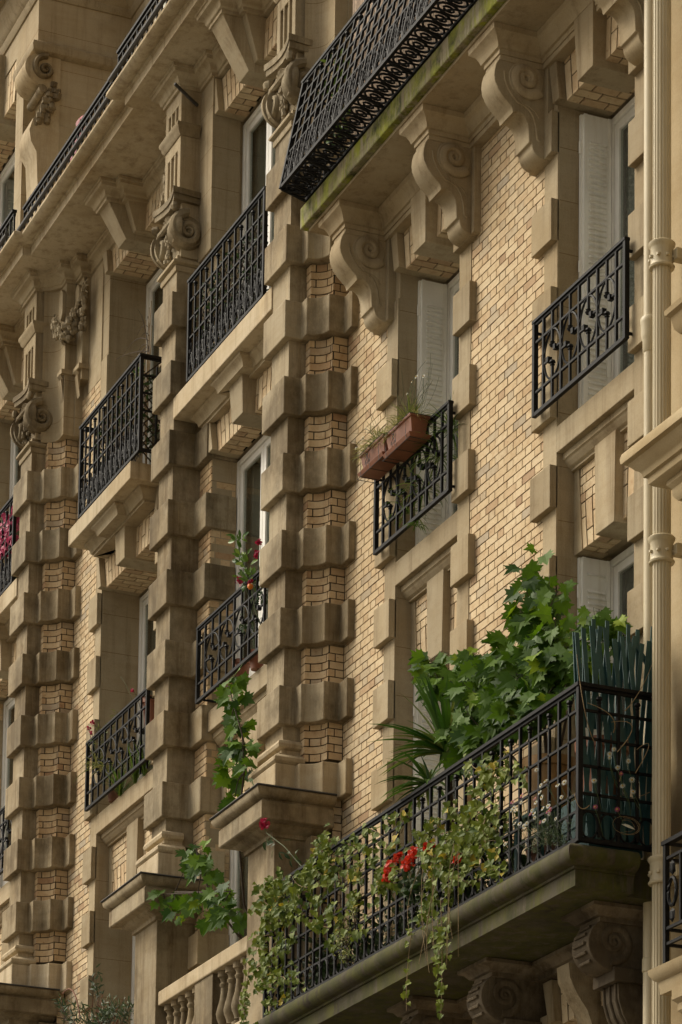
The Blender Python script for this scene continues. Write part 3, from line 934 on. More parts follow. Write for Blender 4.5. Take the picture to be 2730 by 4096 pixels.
# ------------------------------------------------------------------ lintels, keystones, spandrels
def wedge_key(name, xc, wb, wt, z0, z1, yb, yf_b, yf_t, mat='stone', parent=None):
    k = MB()
    k.hexa([(xc - wb, yf_b, z0), (xc + wb, yf_b, z0), (xc + wb, yb, z0), (xc - wb, yb, z0), (xc - wt, yf_t, z1), (xc + wt, yf_t, z1), (xc + wt, yb, z1), (xc - wt, yb, z1)])
    return part(k, name, mat, parent, bevel=.005)
def lintel(x0, x1, yb, z0, z1, depth, keyz=None, kw=(.13, .165), kf=(-.10, -.10), spand=0):
    xc = (x0 + x1) / 2
    mb = MB(); mo = MB()
    soldier(mb, mo, x0 + .11, x1 - .11, yb, z0, z1, xc, fan=.30, depth=depth)
    o = part(mb, 'brick_lintel', 'brick')
    part(mo, 'mortar', 'joint', o, fix=False)
    for s, xx in ((1, x0), (-1, x1)):
        sk = MB()
        # skew stone at each end
        a = [(xx, yb - .066, z0 + .015), (xx + s * .11, yb - .066, z0 + .015), (xx + s * .11, yb + depth, z0 + .005), (xx, yb + depth, z0 + .005)]
        f = .30 * (z1 - z0) / 1.2 * (x1 - x0) / 2
        b = [(xx - s * .10, yb - .066, z1), (xx + s * (.11 - f), yb - .066, z1), (xx + s * (.11 - f), yb + depth, z1), (xx - s * .10, yb + depth, z1)]
        sk.hexa(a + b)
        part(sk, 'skewback', 'stone', o, bevel=.004)
    if keyz:
        wedge_key('keystone', xc, kw[0], kw[1], keyz[0], keyz[1], yb + depth * .8, yb + kf[0], yb + kf[1], parent=o)
    return o
def spandrel(x0, x1, zs, zl, yf=0.0, rec=.165, kw=.175, sill_h=.22, name='window_sill'):
    """sill, cavetto bands, sunk panel of brick with a long key, down to the lintel soffit below"""
    xc = (x0 + x1) / 2
    s = MB(); s.box(x0 - .001, x1 + .001, yf - .006, yf + .52, zs - sill_h, zs)
    o = part(s, name, 'stone_pale' if yf < 0 or x1 - x0 > 1.6 else 'stone', bevel=.006)
    b = MB()
    zb = zs - sill_h
    prof = [(yf + .05, zb - .001), (yf + .05, zb - .05), (yf + .065, zb - .06), (yf + .075, zb - .075), (yf + .10, zb - .105), (yf + .125, zb - .12), (yf + .125, zb - .135), (yf + rec + .02, zb - .135), (yf + rec + .02, zb - .001)]
    b.prism(prof, x0 + .002, x1 - .002, 'X')
    part(b, 'sill_moulding', 'stone', o)
    zt = zb - .135
    mb = MB(); mo = MB()
    zm = zl + .36
    xa, xb = x0 + .085, x1 - .085
    n = int((zt - zm) / CP)
    zm = zt - n * CP
    brick_run(mb, mo, [(xa, yf + rec), (xb, yf + rec)], zm, n, phase=.1)
    soldier(mb, mo, xa + .02, xb - .02, yf + rec, zl, zm, xc, fan=.28, depth=.20)
    part(mb, 'brick_panel', 'brick', o); part(mo, 'mortar', 'joint', o, fix=False)
    for sg, xx in ((1, x0), (-1, x1)):
        st = MB()
        st.hexa([(xx, yf + rec - .008, zl - .01), (xx + sg * .14, yf + rec - .008, zl - .01), (xx + sg * .14, yf + rec + .22, zl - .01), (xx, yf + rec + .22, zl - .01),
                 (xx, yf + rec - .008, zt), (xx + sg * .075, yf + rec - .008, zt), (xx + sg * .075, yf + rec + .22, zt), (xx, yf + rec + .22, zt)])
        part(st, 'panel_margin', 'stone', o)
    wedge_key('keystone', xc, kw * .88, kw, zl - .03, zt + .02, yf + rec + .19, yf + rec - .078, yf + rec - .078, parent=o)
    return o
for w in (W2, W1):
    lintel(w[0], w[1], .012, 13.225, 13.72, .44, (13.16, 13.68), kf=(-.11, -.13))
    for q in (0, 1):
        spandrel(w[0], w[1], 10.52 - 3.78 * q, 9.48 - 3.78 * q)
spandrel(B3O[0], B3O[1], 10.50, 9.42, kw=.19)
lintel(B3O[0], B3O[1], .010, 13.15, 13.625, .43, (13.13, 13.60), kw=(.14, .17), kf=(-.13, -.15))
lintel(B3O[0], B3O[1], .010, 16.95, 17.25, .43, None)
for dx in (0, DX):
    a, b = B2O[0] + dx, B2O[1] + dx
    spandrel(a, b, 10.42, 9.40, yf=-.19, kw=.20)
    lintel(a - .0, b + .0, -.178, 13.14, 13.615, .25, (13.12, 13.60), kw=(.15, .19), kf=(-.13, -.16))
    lintel(a, b, -.178, 16.81, 17.22, .25, None)
    # big tapering key of the top floor
    wedge_key('keystone', (a + b) / 2, .13, .16, 16.72, 17.27, .0, -.30, -.62, parent=None)
    wedge_key('keystone', (a + b) / 2, .235, .27, 16.80, 17.26, .0, -.245, -.40, parent=None)
xc3 = (B3O[0] + B3O[1]) / 2
wedge_key('keystone', xc3, .13, .16, 16.86, 17.27, .3, -.18, -.42)
wedge_key('keystone', xc3, .235, .27, 16.93, 17.26, .3, -.10, -.22)

# shelf mouldings under the second-floor balconies
def balcony_shelf(x0, x1, yf, zb, zt, ywall, name='balcony', mat='stone_pale', cavx=None):
    s = MB(); s.box(x0, x1, yf, ywall, zb, zt)
    o = part(s, name, mat, bevel=.008)
    m = MB()
    xa, xb = x0 + .22, x1 - .22
    m.mould([(xa, ywall), (xa, yf + .25), (xb, yf + .25), (xb, ywall)],
            [(-.3, zb + .0), (.10, zb - .002), (.095, zb - .03), (.07, zb - .045), (.045, zb - .08), (.035, zb - .12), (.01, zb - .125), (.01, zb - .15), (-.3, zb - .15)], side=1)
    xc = (x0 + x1) / 2
    m.mould([(xc - .33, ywall), (xc - .33, yf + .13), (xc + .33, yf + .13), (xc + .33, ywall)],
            [(-.3, zb - .003), (.08, zb - .004), (.075, zb - .03), (.05, zb - .045), (.03, zb - .08), (.02, zb - .12), (-.3, zb - .12)], side=1)
    part(m, 'cornice_moulding', 'stone', o, smooth=True)
    return o
bal3 = balcony_shelf(-32.83, -30.67, -.40, 13.635, 13.83, .0)
bal2 = [balcony_shelf(P2X + .22 + dx, P1X - .22 + dx, -.50, 13.62, 13.85, -.18) for dx in (0, DX)]

# entablature over the top floor, following the plan of piers and bays
zA = 17.24
prof = [(-.25, zA), (.02, zA), (.02, zA + .035), (.035, zA + .04), (.045, zA + .055), (.05, zA + .08), (.075, zA + .11), (.115, zA + .125), (.12, zA + .16), (.135, zA + .165), (.135, zA + .20), (-.25, zA + .20)]
def pav_path(dx):
    p = []
    a, b = P2X + dx, P1X + dx
    p += [(a - .60, 0.0), (a - .60, -.225), (a - .45, -.225), (a - .31, -.33), (a - .275, -.40), (a - .24, -.40), (a - .24, -.49), (a + .24, -.49), (a + .24, -.27), (a + .6, -.27), (a + .6, -.20)]
    m = (a + b) / 2
    p += [(m - .29, -.20), (m - .29, -.42), (m - .165, -.42), (m - .165, -.60), (m + .165, -.60), (m + .165, -.42), (m + .29, -.42), (m + .29, -.20)]
    p += [(b - .6, -.20), (b - .6, -.27), (b - .24, -.27), (b - .24, -.49), (b + .24, -.49), (b + .24, -.40), (b + .275, -.40), (b + .31, -.33), (b + .45, -.225), (b + .60, -.225), (b + .60, 0.0)]
    return p
e = MB()
for dx in (0, DX):
    e.mould(pav_path(dx), prof, side=1)
pth = [(P3X + .60, -.10), (P3X + .84, -.10), (P3X + .84, .03), (xc3 - .29, .03), (xc3 - .29, -.24), (xc3 - .165, -.24), (xc3 - .165, -.42), (xc3 + .165, -.42), (xc3 + .165, -.24), (xc3 + .29, -.24), (xc3 + .29, .03), (P2X - .84, .03), (P2X - .84, -.10), (P2X - .60, -.10)]
e.mould(pth, prof, side=1)
part(e, 'entablature', 'stone', smooth=True)

# pilaster strips with plaques, brackets and fruit swags either side of the middle bay
def swag(xa, ya, za, xb, yb, zb, drop, mbx):
    n = 46
    for i in range(n):
        t = i / (n - 1)
        x = xa + (xb - xa) * t; y = ya + (yb - ya) * t; z = za + (zb - za) * t - drop * math.sin(math.pi * t)
        r = .035 + .045 * math.sin(math.pi * t)
        for q in range(4):
            mbx.ball((x + random.uniform(-r, r), y + random.uniform(-r, r * .3), z + random.uniform(-r, r)), random.uniform(.022, .045), 6, (1, 1, random.uniform(1, 1.4)), jit=.18)
    for (x, y, z) in ((xa, ya, za), (xb, yb, zb)):
        for k in range(9):
            a = R(40 * k)
            mbx.tube([(x, y, z), (x + math.cos(a) * .07, y - .03, z + math.sin(a) * .08), (x + math.cos(a) * .11, y - .01, z + math.sin(a) * .13)], .018, 5, .007)
    for k in range(26):
        mbx.ball((xb + random.uniform(-.03, .03), yb - .02 + random.uniform(-.03, .02), zb - .02 * k), .022 + .018 * random.random(), 6, (1, 1, 1.3), jit=.2)
for s, xc in ((1, P3X), (-1, P2X)):
    st = MB()
    st.box(*sorted((xc + s * .625, xc + s * .835)), -.09, .02, 15.98, zA)
    st.box(*sorted((xc + s * .42, xc + s * .598)), -.228, -.0, 16.05, 16.10)
    st.box(*sorted((xc + s * .45, xc + s * .62)), -.27, .0, 16.10, 16.16)
    st.box(*sorted((xc + s * .60, xc + s * .86)), -.135, .0, 16.10, 16.16)
    st.box(*sorted((xc + s * .84, xc + s * 1.30)), -.003, .03, 15.8, zA)
    o = part(st, 'pilaster_strip', 'stone', bevel=.004, seg=1)
    for (xx, yy, z) in ((xc + s * .53, -.228, 16.85), (xc + s * .74, -.093, 16.85)):
        pq = MB(); pq.prism([(xx - .07, z), (xx, z - .07), (xx + .07, z), (xx + .07, z + .26), (xx, z + .33), (xx - .07, z + .26)], yy - .045, yy, 'Y')
        part(pq, 'plaque', 'stone', o, bevel=.006)
        br = MB(); br.prism([(yy + .002, 16.03), (yy - .05, 16.10), (yy + .002, 16.10)], xx - .05, xx + .05, 'X')
        br.prism([(yy + .001, 15.78), (yy - .035, 16.04), (yy + .002, 16.06)], xx - .05, xx + .05, 'X')
        part(br, 'bracket', 'stone', o)
    sw = MB()
    swag(xc + s * .52, -.33, 16.72, xc + s * .98, -.10, 17.02, .32, sw)
    part(sw, 'fruit_swag', 'stone_pil', o, smooth=True)

# crowning balcony: slab, roll moulding
def crown(x0, x1, y, z0=17.44):
    s = MB()
    s.mould([(x0, .6), (x0, y), (x1, y), (x1, .6)],
            [(-.3, z0), (0, z0), (0, z0 + .105), (.018, z0 + .112), (.022, z0 + .13), (.03, z0 + .125), (.09, z0 + .105), (.135, z0 + .118), (.165, z0 + .15), (.158, z0 + .19), (.12, z0 + .215), (.06, z0 + .222), (-.3, z0 + .222)], side=1)
    s.box(x0 + .1, x1 - .1, y + .1, .6, z0 + .002, z0 + .220)
    return part(s, 'cornice', 'stone_pale', smooth=True)
for dx in (0, DX):
    crown(P2X - .675 + dx, P1X + .675 + dx, -.80)
crown(P3X + .66, P2X - .66, -.70, 17.444)

def arcpts3(cx, cz, rx, rz, a0, a1, n, y):
    return [(cx + rx * math.cos(R(a0 + (a1 - a0) * i / n)), y, cz + rz * math.sin(R(a0 + (a1 - a0) * i / n))) for i in range(n + 1)]

# low parapet railings and rainwater pipe on the crowning balcony
def parapet(x0, x1, y, zb=17.67, zt=18.0):
    r = MB()
    r.bar((x0, y, zt), (x1, y, zt), .030, .06, (0, 1, 0)); r.bar((x0, y, zt - .05), (x1, y, zt - .05), .02, .03, (0, 1, 0))
    r.bar((x0, y, zb + .03), (x1, y, zb + .03), .018, .03, (0, 1, 0))
    n = int((x1 - x0) / .15)
    for i in range(n + 1):
        x = x0 + (x1 - x0) * i / n
        r.bar((x, y, zb - .02), (x, y, zt if i % 2 == 0 else zt - .06), .020, .020)
        if i % 2: r.ball((x, y, zt - .055), .022, 6)
    o = part(r, 'parapet_railing', 'iron')
    return o
parapet(-33.6, -29.9, -.79)
for dx in (0, DX):
    parapet(P2X - .64 + dx, P1X + .6 + dx, -.89)
p = MB()
p.tube([(-33.6, -.875, 17.69), (-29.96, -.875, 17.69)], .028, 8)
for dx in (0, DX): p.tube([(P2X - .67 + dx, -.975, 17.69), (P1X + .6 + dx, -.975, 17.69)], .028, 8)
part(p, 'rainwater_pipe', 'lead', smooth=True)

# attic storey
XA = -34.0
a = MB()
a.box(XA, -29.5, .62, 1.2, 17.7, 23.0)
a.box(-38.1, XA, -.56, 1.2, 20.62, 23.0)
a.box(-38.1, -36.85, -.56, 1.2, 17.7, 20.62)
a.box(-34.90, XA, -.28, 1.2, 17.7, 20.62)
a.box(-34.90, XA, -.56, -.28, 20.22, 20.62)
a.box(-36.85, -34.90, -.52, 1.2, 20.13, 20.62)
a.box(-34.92, -34.62, -.54, -.28, 17.7, 20.22)
for dx in (0,):
    a.box(-29.5, -25.4, -.56, 1.2, 17.7, 23.0)
at = part(a, 'attic_wall', 'stone_wall')
b = MB()
pa = [(-36.45, -.50), (-36.45, -.56), (XA, -.56), (XA, .62), (-29.6, .62)]
b.mould([(-34.75, -.56), (XA, -.56), (XA, .62), (-29.6, .62)], [(-.05, 20.20), (.03, 20.20), (.075, 20.23), (.09, 20.28), (.075, 20.34), (.03, 20.37), (-.05, 20.37)])
b.mould([(-38.1, -.56), (XA, -.56), (XA, .62), (-29.6, .62)], [(-.05, 20.94), (.02, 20.94), (.05, 21.0), (.05, 21.03), (.10, 21.08), (.15, 21.20), (.17, 21.22), (.17, 21.30), (.30, 21.32), (.32, 21.5), (-.05, 21.5)])
part(b, 'attic_moulding', 'stone', at, smooth=True)
b = MB(); b.box(XA - .004, XA + .022, -.279, .615, 17.75, 19.35)
part(b, 'attic_panel', 'stone', at, bevel=.004)
# attic window of the far pavilion, with scrolled console beside it
window(-36.84, -34.93, 17.75, 20.08, -.20, True)
b = MB(); mo = MB(); bb = MB()
soldier(bb, mo, -36.80, -34.95, -.555, 20.10, 20.60, -35.6, depth=.36)
wedge_key('keystone', -35.62, .20, .26, 20.03, 20.9, -.30, -.66, -.72)
o = part(bb, 'brick_lintel', 'brick', at); part(mo, 'mortar', 'mortar', at, fix=False)
def corner_console(parent):
    """scrolled console with fruit on the attic pier, standing on a tapering leg"""
    x0, x1, yb = -34.42, -33.98, -.275
    c = MB()
    pr = [(yb, 20.25)] + [(-.50 + .22 * math.cos(R(a)), 20.02 + .20 * math.sin(R(a))) for a in range(90, 280, 14)] + [(-.47, 19.82), (-.43, 19.66), (-.50, 19.52), (-.60, 19.38), (-.645, 19.22), (-.62, 19.08), (-.55, 18.96), (-.53, 18.6), (-.50, 18.2), (-.47, 17.76), (yb, 17.76)]
    c.prism(pr, x0, x1, 'X')
    o = part(c, 'console', 'stone_pale', parent, smooth=True)
    d = MB()
    spiral_tape(d, (x1, -.47, 20.02), .17, .02, 1.9, 'YZ', 1, R(80), .07, .03, rise=.06, outdir=1)
    d.tube([(x0 - .02, -.50, 19.76), (x1 + .04, -.50, 19.76)], .05, 10)
    for k in range(46):
        t = k / 46
        d.ball((x1 + random.uniform(-.03, .05), -.33 - .20 * t + random.uniform(-.07, .07), 19.82 - .52 * t + random.uniform(-.04, .04)), random.uniform(.025, .06), 6, jit=.22)
    part(d, 'carving', 'stone_pil', o, smooth=True)
corner_console(at)

# ------------------------------------------------------------------ consoles and slabs of the right-hand bay
cons_prof = [(.02, 13.64), (-.477, 13.62), (-.480, 13.595), (-.503, 13.555), (-.516, 13.50), (-.520, 13.45), (-.512, 13.40), (-.482, 13.337), (-.445, 13.29), (-.405, 13.25), (-.368, 13.22), (-.356, 13.20), (-.350, 13.165),
             (-.340, 13.175), (-.300, 13.185), (-.262, 13.170), (-.235, 13.14), (-.216, 13.10), (-.208, 13.05), (-.205, 12.99), (-.202, 12.945), (-.178, 12.942), (-.172, 12.905), (-.158, 12.872), (-.135, 12.848), (-.105, 12.832), (-.079, 12.824), (.02, 12.824)]
WC = [(W2[0] + W2[1]) / 2, (W1[0] + W1[1]) / 2]
CX = [WC[0] - .925, WC[0] + .88, WC[1] - .90, WC[1] + .90]
for xc in CX:
    c = MB(); x0, x1 = xc - .125, xc + .125
    c.prism(cons_prof, x0, x1, 'X')
    o = part(c, 'console', 'stone', bevel=.006, smooth=True)
    d = MB()
    for xx, sg in ((x1, 1), (x0, -1)):
        d.tube([(xx - sg * .01, -.235, 13.465), (xx + sg * .010, -.235, 13.465)], .165, 28, .150)
        spiral_tape(d, (xx + sg * .008, -.235, 13.475), .150, .020, 2.1, 'YZ', -1, R(-40), .085, .035, rise=.034, outdir=sg)
        rel = [(-.43, 13.50), (-.425, 13.43), (-.395, 13.36), (-.35, 13.30), (-.31, 13.26), (-.25, 13.245), (-.20, 13.215), (-.165, 13.165), (-.145, 13.10), (-.135, 13.03), (-.13, 12.98), (-.105, 12.965)]
        d.tube([(xx, y, z) for y, z in rel], .010, 6)
        d.tube([(xx + 0, y + .05, z) for y, z in rel[3:8]], .006, 5)
    part(d, 'scroll_relief', 'stone', o, smooth=True)
    bk = MB(); bk.box(x0 - .04, x1 + .055, -.066, .02, 12.83, 13.72)
    part(bk, 'console_backing', 'stone', o, bevel=.005)
zM = 13.635
mp = [(-.25, zM), (.0, zM), (.0, zM + .04), (.02, zM + .045), (.03, zM + .075), (.055, zM + .12), (.095, zM + .15), (.10, zM + .195), (-.25, zM + .195)]
mp2 = [(-.25, zM - .045), (-.012, zM - .045), (-.012, zM - .002), (-.25, zM - .002)]
path = [(-25.45, -.10)]
for xc in CX:
    path += [(xc - .145, -.10), (xc - .145, -.485), (xc + .145, -.485), (xc + .145, -.10)]
path += [(-19.3, -.10)]
m = MB(); m.mould(path, mp); m.mould(path, mp2)
corn = part(m, 'cornice', 'stone', smooth=True)
sl_ = MB()
sl_.box(-25.20, -19.05, -.665, .60, 13.862, 14.07)
ub = part(sl_, 'balcony', 'moss', bevel=.012)
sf = MB(); sf.box(-25.14, -19.10, -.60, .60, 13.832, 13.860)
part(sf, 'soffit', 'stone', ub)

# ------------------------------------------------------------------ iron railings
def ell(F, u, v, ru, rv, mb, r=.010, a0=0, a1=360, n=22, d=0.0):
    mb.tube([F(u + ru * math.cos(R(a0 + (a1 - a0) * i / n)), v + rv * math.sin(R(a0 + (a1 - a0) * i / n)), d) for i in range(n + 1)], r, 5, caps=False)
def sbar(F, u0, v0, u1, v1, w, mb, d=0.0, dw=None):
    w = w * 1.18
    a, b = F(u0, v0, d), F(u1, v1, d)
    up = Vector(F(0, 0, 1)) - Vector(F(0, 0, 0))
    mb.bar(a, b, w, dw or w, up)
def Fx(x0, y, z0, slope=0.0, sgn=1):
    return lambda u, v, d=0.0: (x0 + sgn * u, y + slope * v + d, z0 + v)
def Fy(x, y0, z0, slope=0.0):
    return lambda u, v, d=0.0: (x + d + slope * v, y0 + u, z0 + v)

def oval_railing(x0, x1, z0, z1, y, label_parent=None):
    F = Fx(x0, y, z0); L = x1 - x0; H = z1 - z0
    fr = MB()
    sbar(F, -.02, H - .012, L + .02, H - .012, .022, fr, 0, .050)
    sbar(F, -.005, H - .035, L + .005, H - .035, .018, fr, 0, .022)
    sbar(F, 0, .015, L, .015, .030, fr)
    for u in (0.0, L): sbar(F, u, .0, u, H - .02, .034, fr)
    v1, v2 = H * .245, H * .765
    sbar(F, 0, v1, L, v1, .018, fr); sbar(F, 0, v2, L, v2, .018, fr)
    for u in (0, L):
        for v in (.05, H - .1):
            fr.bar(F(u, v, 0), F(u, v, -y + .02), .02, .02, (0, 0, 1))
    o = part(fr, 'railing', 'iron', bevel=.002, seg=1)
    p = L / 10
    for k in range(1, 10):
        b = MB()
        u = k * p
        if k % 2:
            sbar(F, u, .02, u, H - .03, .019, b)
        else:
            sbar(F, u, .02, u, v1 + .12, .017, b); sbar(F, u, v2 - .12, u, H - .03, .017, b)
            for v, s in ((v1 + .12, 1), (v2 - .12, -1)):
                b.lathe(F(u, 0, 0)[:2], [(.006, z0 + v - s * .012), (.022, z0 + v - s * .006), (.014, z0 + v + s * .006), (.028, z0 + v + s * .016), (.018, z0 + v + s * .034), (.004, z0 + v + s * .038)], 8)
        part(b, 'baluster', 'iron', o)
    s = MB()
    vc = (v1 + v2) / 2
    for k in (2, 4, 6, 8):
        ell(F, k * p, vc, p * .93, (v2 - v1) / 2 - .008, s, .0095)
        for sg in (-1, 1):
            sbar(F, k * p + sg * (p - .01), vc + sg * .03, k * p + sg * .055, vc + sg * .03, .014, s)
            c = F(k * p + sg * .06, vc + sg * .03, 0)
            s.box(c[0] - .018, c[0] + .018, c[1] - .02, c[1] + .02, c[2] - .022, c[2] + .022)
    part(s, 'scrollwork', 'iron', o)
    return o

def scroll_band(F, L, v0, h, pitch, mb, leafy=True):
    n = max(1, round(L / pitch)); p = L / n
    for i in range(n):
        u = (i + .5) * p; m = 1 if i % 2 else -1
        ell(F, u - m * p * .12, v0 + h * .20, p * .30, h * .16, mb, .008, n=12)
        ell(F, u + m * p * .10, v0 + h * .58, p * .26, h * .14, mb, .008, n=12)
        mb.tube([F(u - p * .45, v0, 0), F(u - p * .2, v0 + h * .35, -.006), F(u + p * .15, v0 + h * .45, 0), F(u + p * .45, v0 + h * .95, 0)], .008, 5)
        mb.tube([F(u + p * .45, v0, 0), F(u + p * .25, v0 + h * .3, -.006), F(u - p * .1, v0 + h * .7, 0), F(u - p * .05, v0 + h, 0)], .008, 5)
        if leafy:
            for k in range(3):
                c = F(u + random.uniform(-.4, .4) * p, v0 + h * (.15 + .3 * k), -.01)
                mb.ball(c, .020, 5, (1, .5, 1.6), jit=.2)

def grid_railing(F, L, H, name='railing', hs=(.30, .46, .62, .78), half=.157, band=('scroll', .30), parent=None, knobs=True, topd=.055, ends=(1, 1)):
    fr = MB()
    sbar(F, -.03, H - .012, L + .03, H - .012, .024, fr, 0, topd)
    sbar(F, -.01, H - .036, L + .01, H - .036, .020, fr, 0, .024)
    sbar(F, 0, .014, L, .014, .028, fr)
    for e, u in zip(ends, (0, L)):
        if e: sbar(F, u, 0, u, H - .02, .034, fr)
    for v in hs: sbar(F, 0, v, L, v, .017, fr)
    o = part(fr, name, 'iron', parent, bevel=.002, seg=1)
    n = max(2, round(L / half)); p = L / n
    for k in range(1, n):
        b = MB(); u = k * p
        if k % 2 == 0:
            sbar(F, u, .02, u, H - .03, .019, b)
        else:
            vt = H - .115
            sbar(F, u, .05, u, vt, .017, b)
            if knobs:
                c = F(u, vt, 0)
                b.lathe(c[:2], [(.005, c[2] - .02), (.02, c[2] - .012), (.012, c[2]), (.026, c[2] + .012), (.02, c[2] + .03), (.004, c[2] + .034)], 8)
        part(b, 'baluster', 'iron', o)
    if band:
        s = MB()
        if band[0] == 'scroll': scroll_band(F, L, .03, band[1], half, s)
        else:
            for k in range(n):
                ell(F, (k + .5) * p, .03 + band[1] / 2, p * .45, band[1] / 2, s, .009, n=16)
            sbar(F, 0, .03 + band[1], L, .03 + band[1], .014, s)
        part(s, 'scrollwork', 'iron', o)
    return o

oval_railing(-24.62, -23.06, 10.64, 11.445, -.115)
oval_railing(-21.44, -19.90, 10.645, 11.455, -.115)
for dx in (0, DX):
    oval_railing(-28.69 + dx, -26.66 + dx, 10.50, 11.30, -.30)
oval_railing(-32.84, -30.80, 10.56, 11.365, -.10)
# balconies with square-grid railings
for dx in (0, DX):
    grid_railing(Fx(-28.72 + dx, -.455, 13.90), 2.10, 1.10, hs=(.46, .66, .86), band=('scroll', .36))
r3 = grid_railing(Fx(-32.52, -.365, 13.87), 2.05, 1.09, hs=(.46, .66, .86), band=('scroll', .36))
grid_railing(Fy(-30.47, -.365, 13.87), .36, 1.09, hs=(.46, .66, .86), band=None, parent=r3, knobs=False, ends=(0, 1))
grid_railing(Fy(-32.52, -.365, 13.87), .36, 1.09, hs=(.46, .66, .86), band=None, parent=r3, knobs=False, ends=(0, 1))

# bellied railing of the long upper balcony
sl_ = .20
rb = grid_railing(Fx(-25.07, -.905, 14.15, sl_), 5.97, 1.10, hs=(.36, .50, .64, .78, .92), band=('scroll', .34), parent=ub, half=.150)
grid_railing(lambda u, v, d=0.0: (-25.07 + d, -.905 + sl_ * v + u * (.55 - sl_ * v) / .55, 14.15 + v), .55, 1.10, hs=(.36, .50, .64, .78, .92), band=('scroll', .34), parent=rb, half=.150, ends=(0, 0), knobs=False)
bl = MB()
def Fb(x0): return lambda u, v, d=0.0: (x0 + u, -.905 + v * .96, 14.15 - v * .26 + d)
Fbel = Fb(-25.07)
n = 40; p = 5.97 / n
for k in range(n):
    ell(Fbel, (k + .5) * p, .125, p * .44, .10, bl, .011, n=14)
    ell(Fbel, (k + .5) * p, .125, p * .20, .05, bl, .010, n=8)
    bl.tube([Fbel(k * p, .01), Fbel((k + .3) * p, .09, -.01), Fbel((k + .8) * p, .16, -.01), Fbel((k + 1.0) * p, .25)], .009, 5)
sbar(Fbel, 0, .25, 5.97, .25, .02, bl)
for k in range(0, n + 1, 4): sbar(Fbel, k * p, 0, k * p, .26, .018, bl)
part(bl, 'belly_scrollwork', 'iron', rb)

# ------------------------------------------------------------------ the long lower balcony
lb = MB()
lb.mould([(-25.22, .4), (-25.22, -.90), (-19.18, -.90), (-19.18, -.43)],
         [(-.35, 6.11), (0, 6.11), (0, 6.228), (.018, 6.232), (.020, 6.250), (.045, 6.256)] + [(.035 + .072 * math.cos(R(a)), 6.328 + .072 * math.sin(R(a))) for a in (-70, -45, -20, 5, 30, 55, 80)] + [(-.03, 6.405), (-.35, 6.405)], side=1)
lb.box(-25.1, -19.30, -.80, .6, 6.115, 6.402)
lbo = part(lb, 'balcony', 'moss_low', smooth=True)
rl = MB()
grl = grid_railing(Fx(-25.15, -.90, 6.415), 6.03, 1.165, hs=(.355, .56, .765, .97), band=('ring', .20), half=.157, parent=lbo)
grid_railing(Fy(-19.12, -.90, 6.415), .62, 1.165, hs=(.355, .56, .765, .97), band=('ring', .20), half=.157, parent=grl, ends=(0, 1))
grid_railing(Fy(-25.15, -.90, 6.415), .62, 1.165, hs=(.355, .56, .765, .97), band=('ring', .20), half=.157, parent=grl, ends=(0, 1))
zL = 5.99
m = MB()
path = [(-25.2, -.10)]
for xc in CX:
    path += [(xc - .16, -.10), (xc - .16, -.50), (xc + .16, -.50), (xc + .16, -.10)]
path += [(-19.42, -.10)]
m.mould(path, [(-.25, zL), (.0, zL), (.0, zL + .035), (.03, zL + .04), (.06, zL + .075), (.10, zL + .09), (.10, zL + .118), (-.25, zL + .118)])
part(m, 'cornice', 'stone_soot_shade', lbo, smooth=True)
for xc in CX:
    c = MB(); x0, x1 = xc - .135, xc + .135
    pr = [(.02, 6.0), (-.30, 6.02)] + [(-.375 + .205 * math.cos(R(a)), 5.835 + .195 * math.sin(R(a))) for a in range(95, 291, 15)] + [(-.22, 5.67), (.02, 5.67)]
    c.prism(pr, x0, x1, 'X')
    o = part(c, 'console', 'stone_soot_shade', lbo, bevel=.006, smooth=True)
    d = MB()
    for xx, sg in ((x1, 1), (x0, -1)):
        spiral_tape(d, (xx, -.372, 5.86), .160, .02, 2.2, 'YZ', 1, R(-100), .06, .03, rise=.018, outdir=sg)
    for k in range(7):
        a = R(100 + k * 20)
        d.tube([(x0 + .05, -.375 + .212 * math.cos(a), 5.835 + .20 * math.sin(a)), (x1 - .05, -.375 + .212 * math.cos(a), 5.835 + .20 * math.sin(a))], .014, 6)
    for k in range(10): d.tube([(x0 + .01 + k * .026, -.44, 6.03), (x0 + .01 + k * .026, -.36, 6.055), (x0 + .01 + k * .026, -.30, 6.03)], .016, 5)
    part(d, 'scroll_relief', 'stone_soot_shade', o, smooth=True)
    f = MB()
    f.box(x0 - .035, x1 + .035, -.385, .02, 5.56, 5.665)
    leg = [(.02, 5.56), (-.33, 5.558), (-.325, 5.44), (-.29, 5.33), (-.235, 5.24), (-.17, 5.16), (-.12, 5.06), (-.09, 4.9), (.02, 4.85)]
    f.prism(leg, x0 + .01, x1 - .01, 'X')
    for xx in (x0 + .045, xc, x1 - .045):
        f.tube([(xx, y - .004, z) for y, z in leg[1:-1]], .014, 6)
    part(f, 'console_leg', 'stone_soot_shade', o, bevel=.004)
for w in (W2, W1):
    # curved central console below the slab, between brickwork
    c = MB(); xc = sum(w) / 2
    c.prism([(.3, 5.9), (-.26, 5.93), (-.25, 5.82), (-.19, 5.70), (-.10, 5.58), (-.05, 5.45), (-.045, 5.32), (.3, 5.32)], xc - .10, xc + .10, 'X')
    part(c, 'keystone', 'stone_pil', lbo, smooth=True)
    lintel(w[0], w[1], .012, 5.62, 5.98, .44)

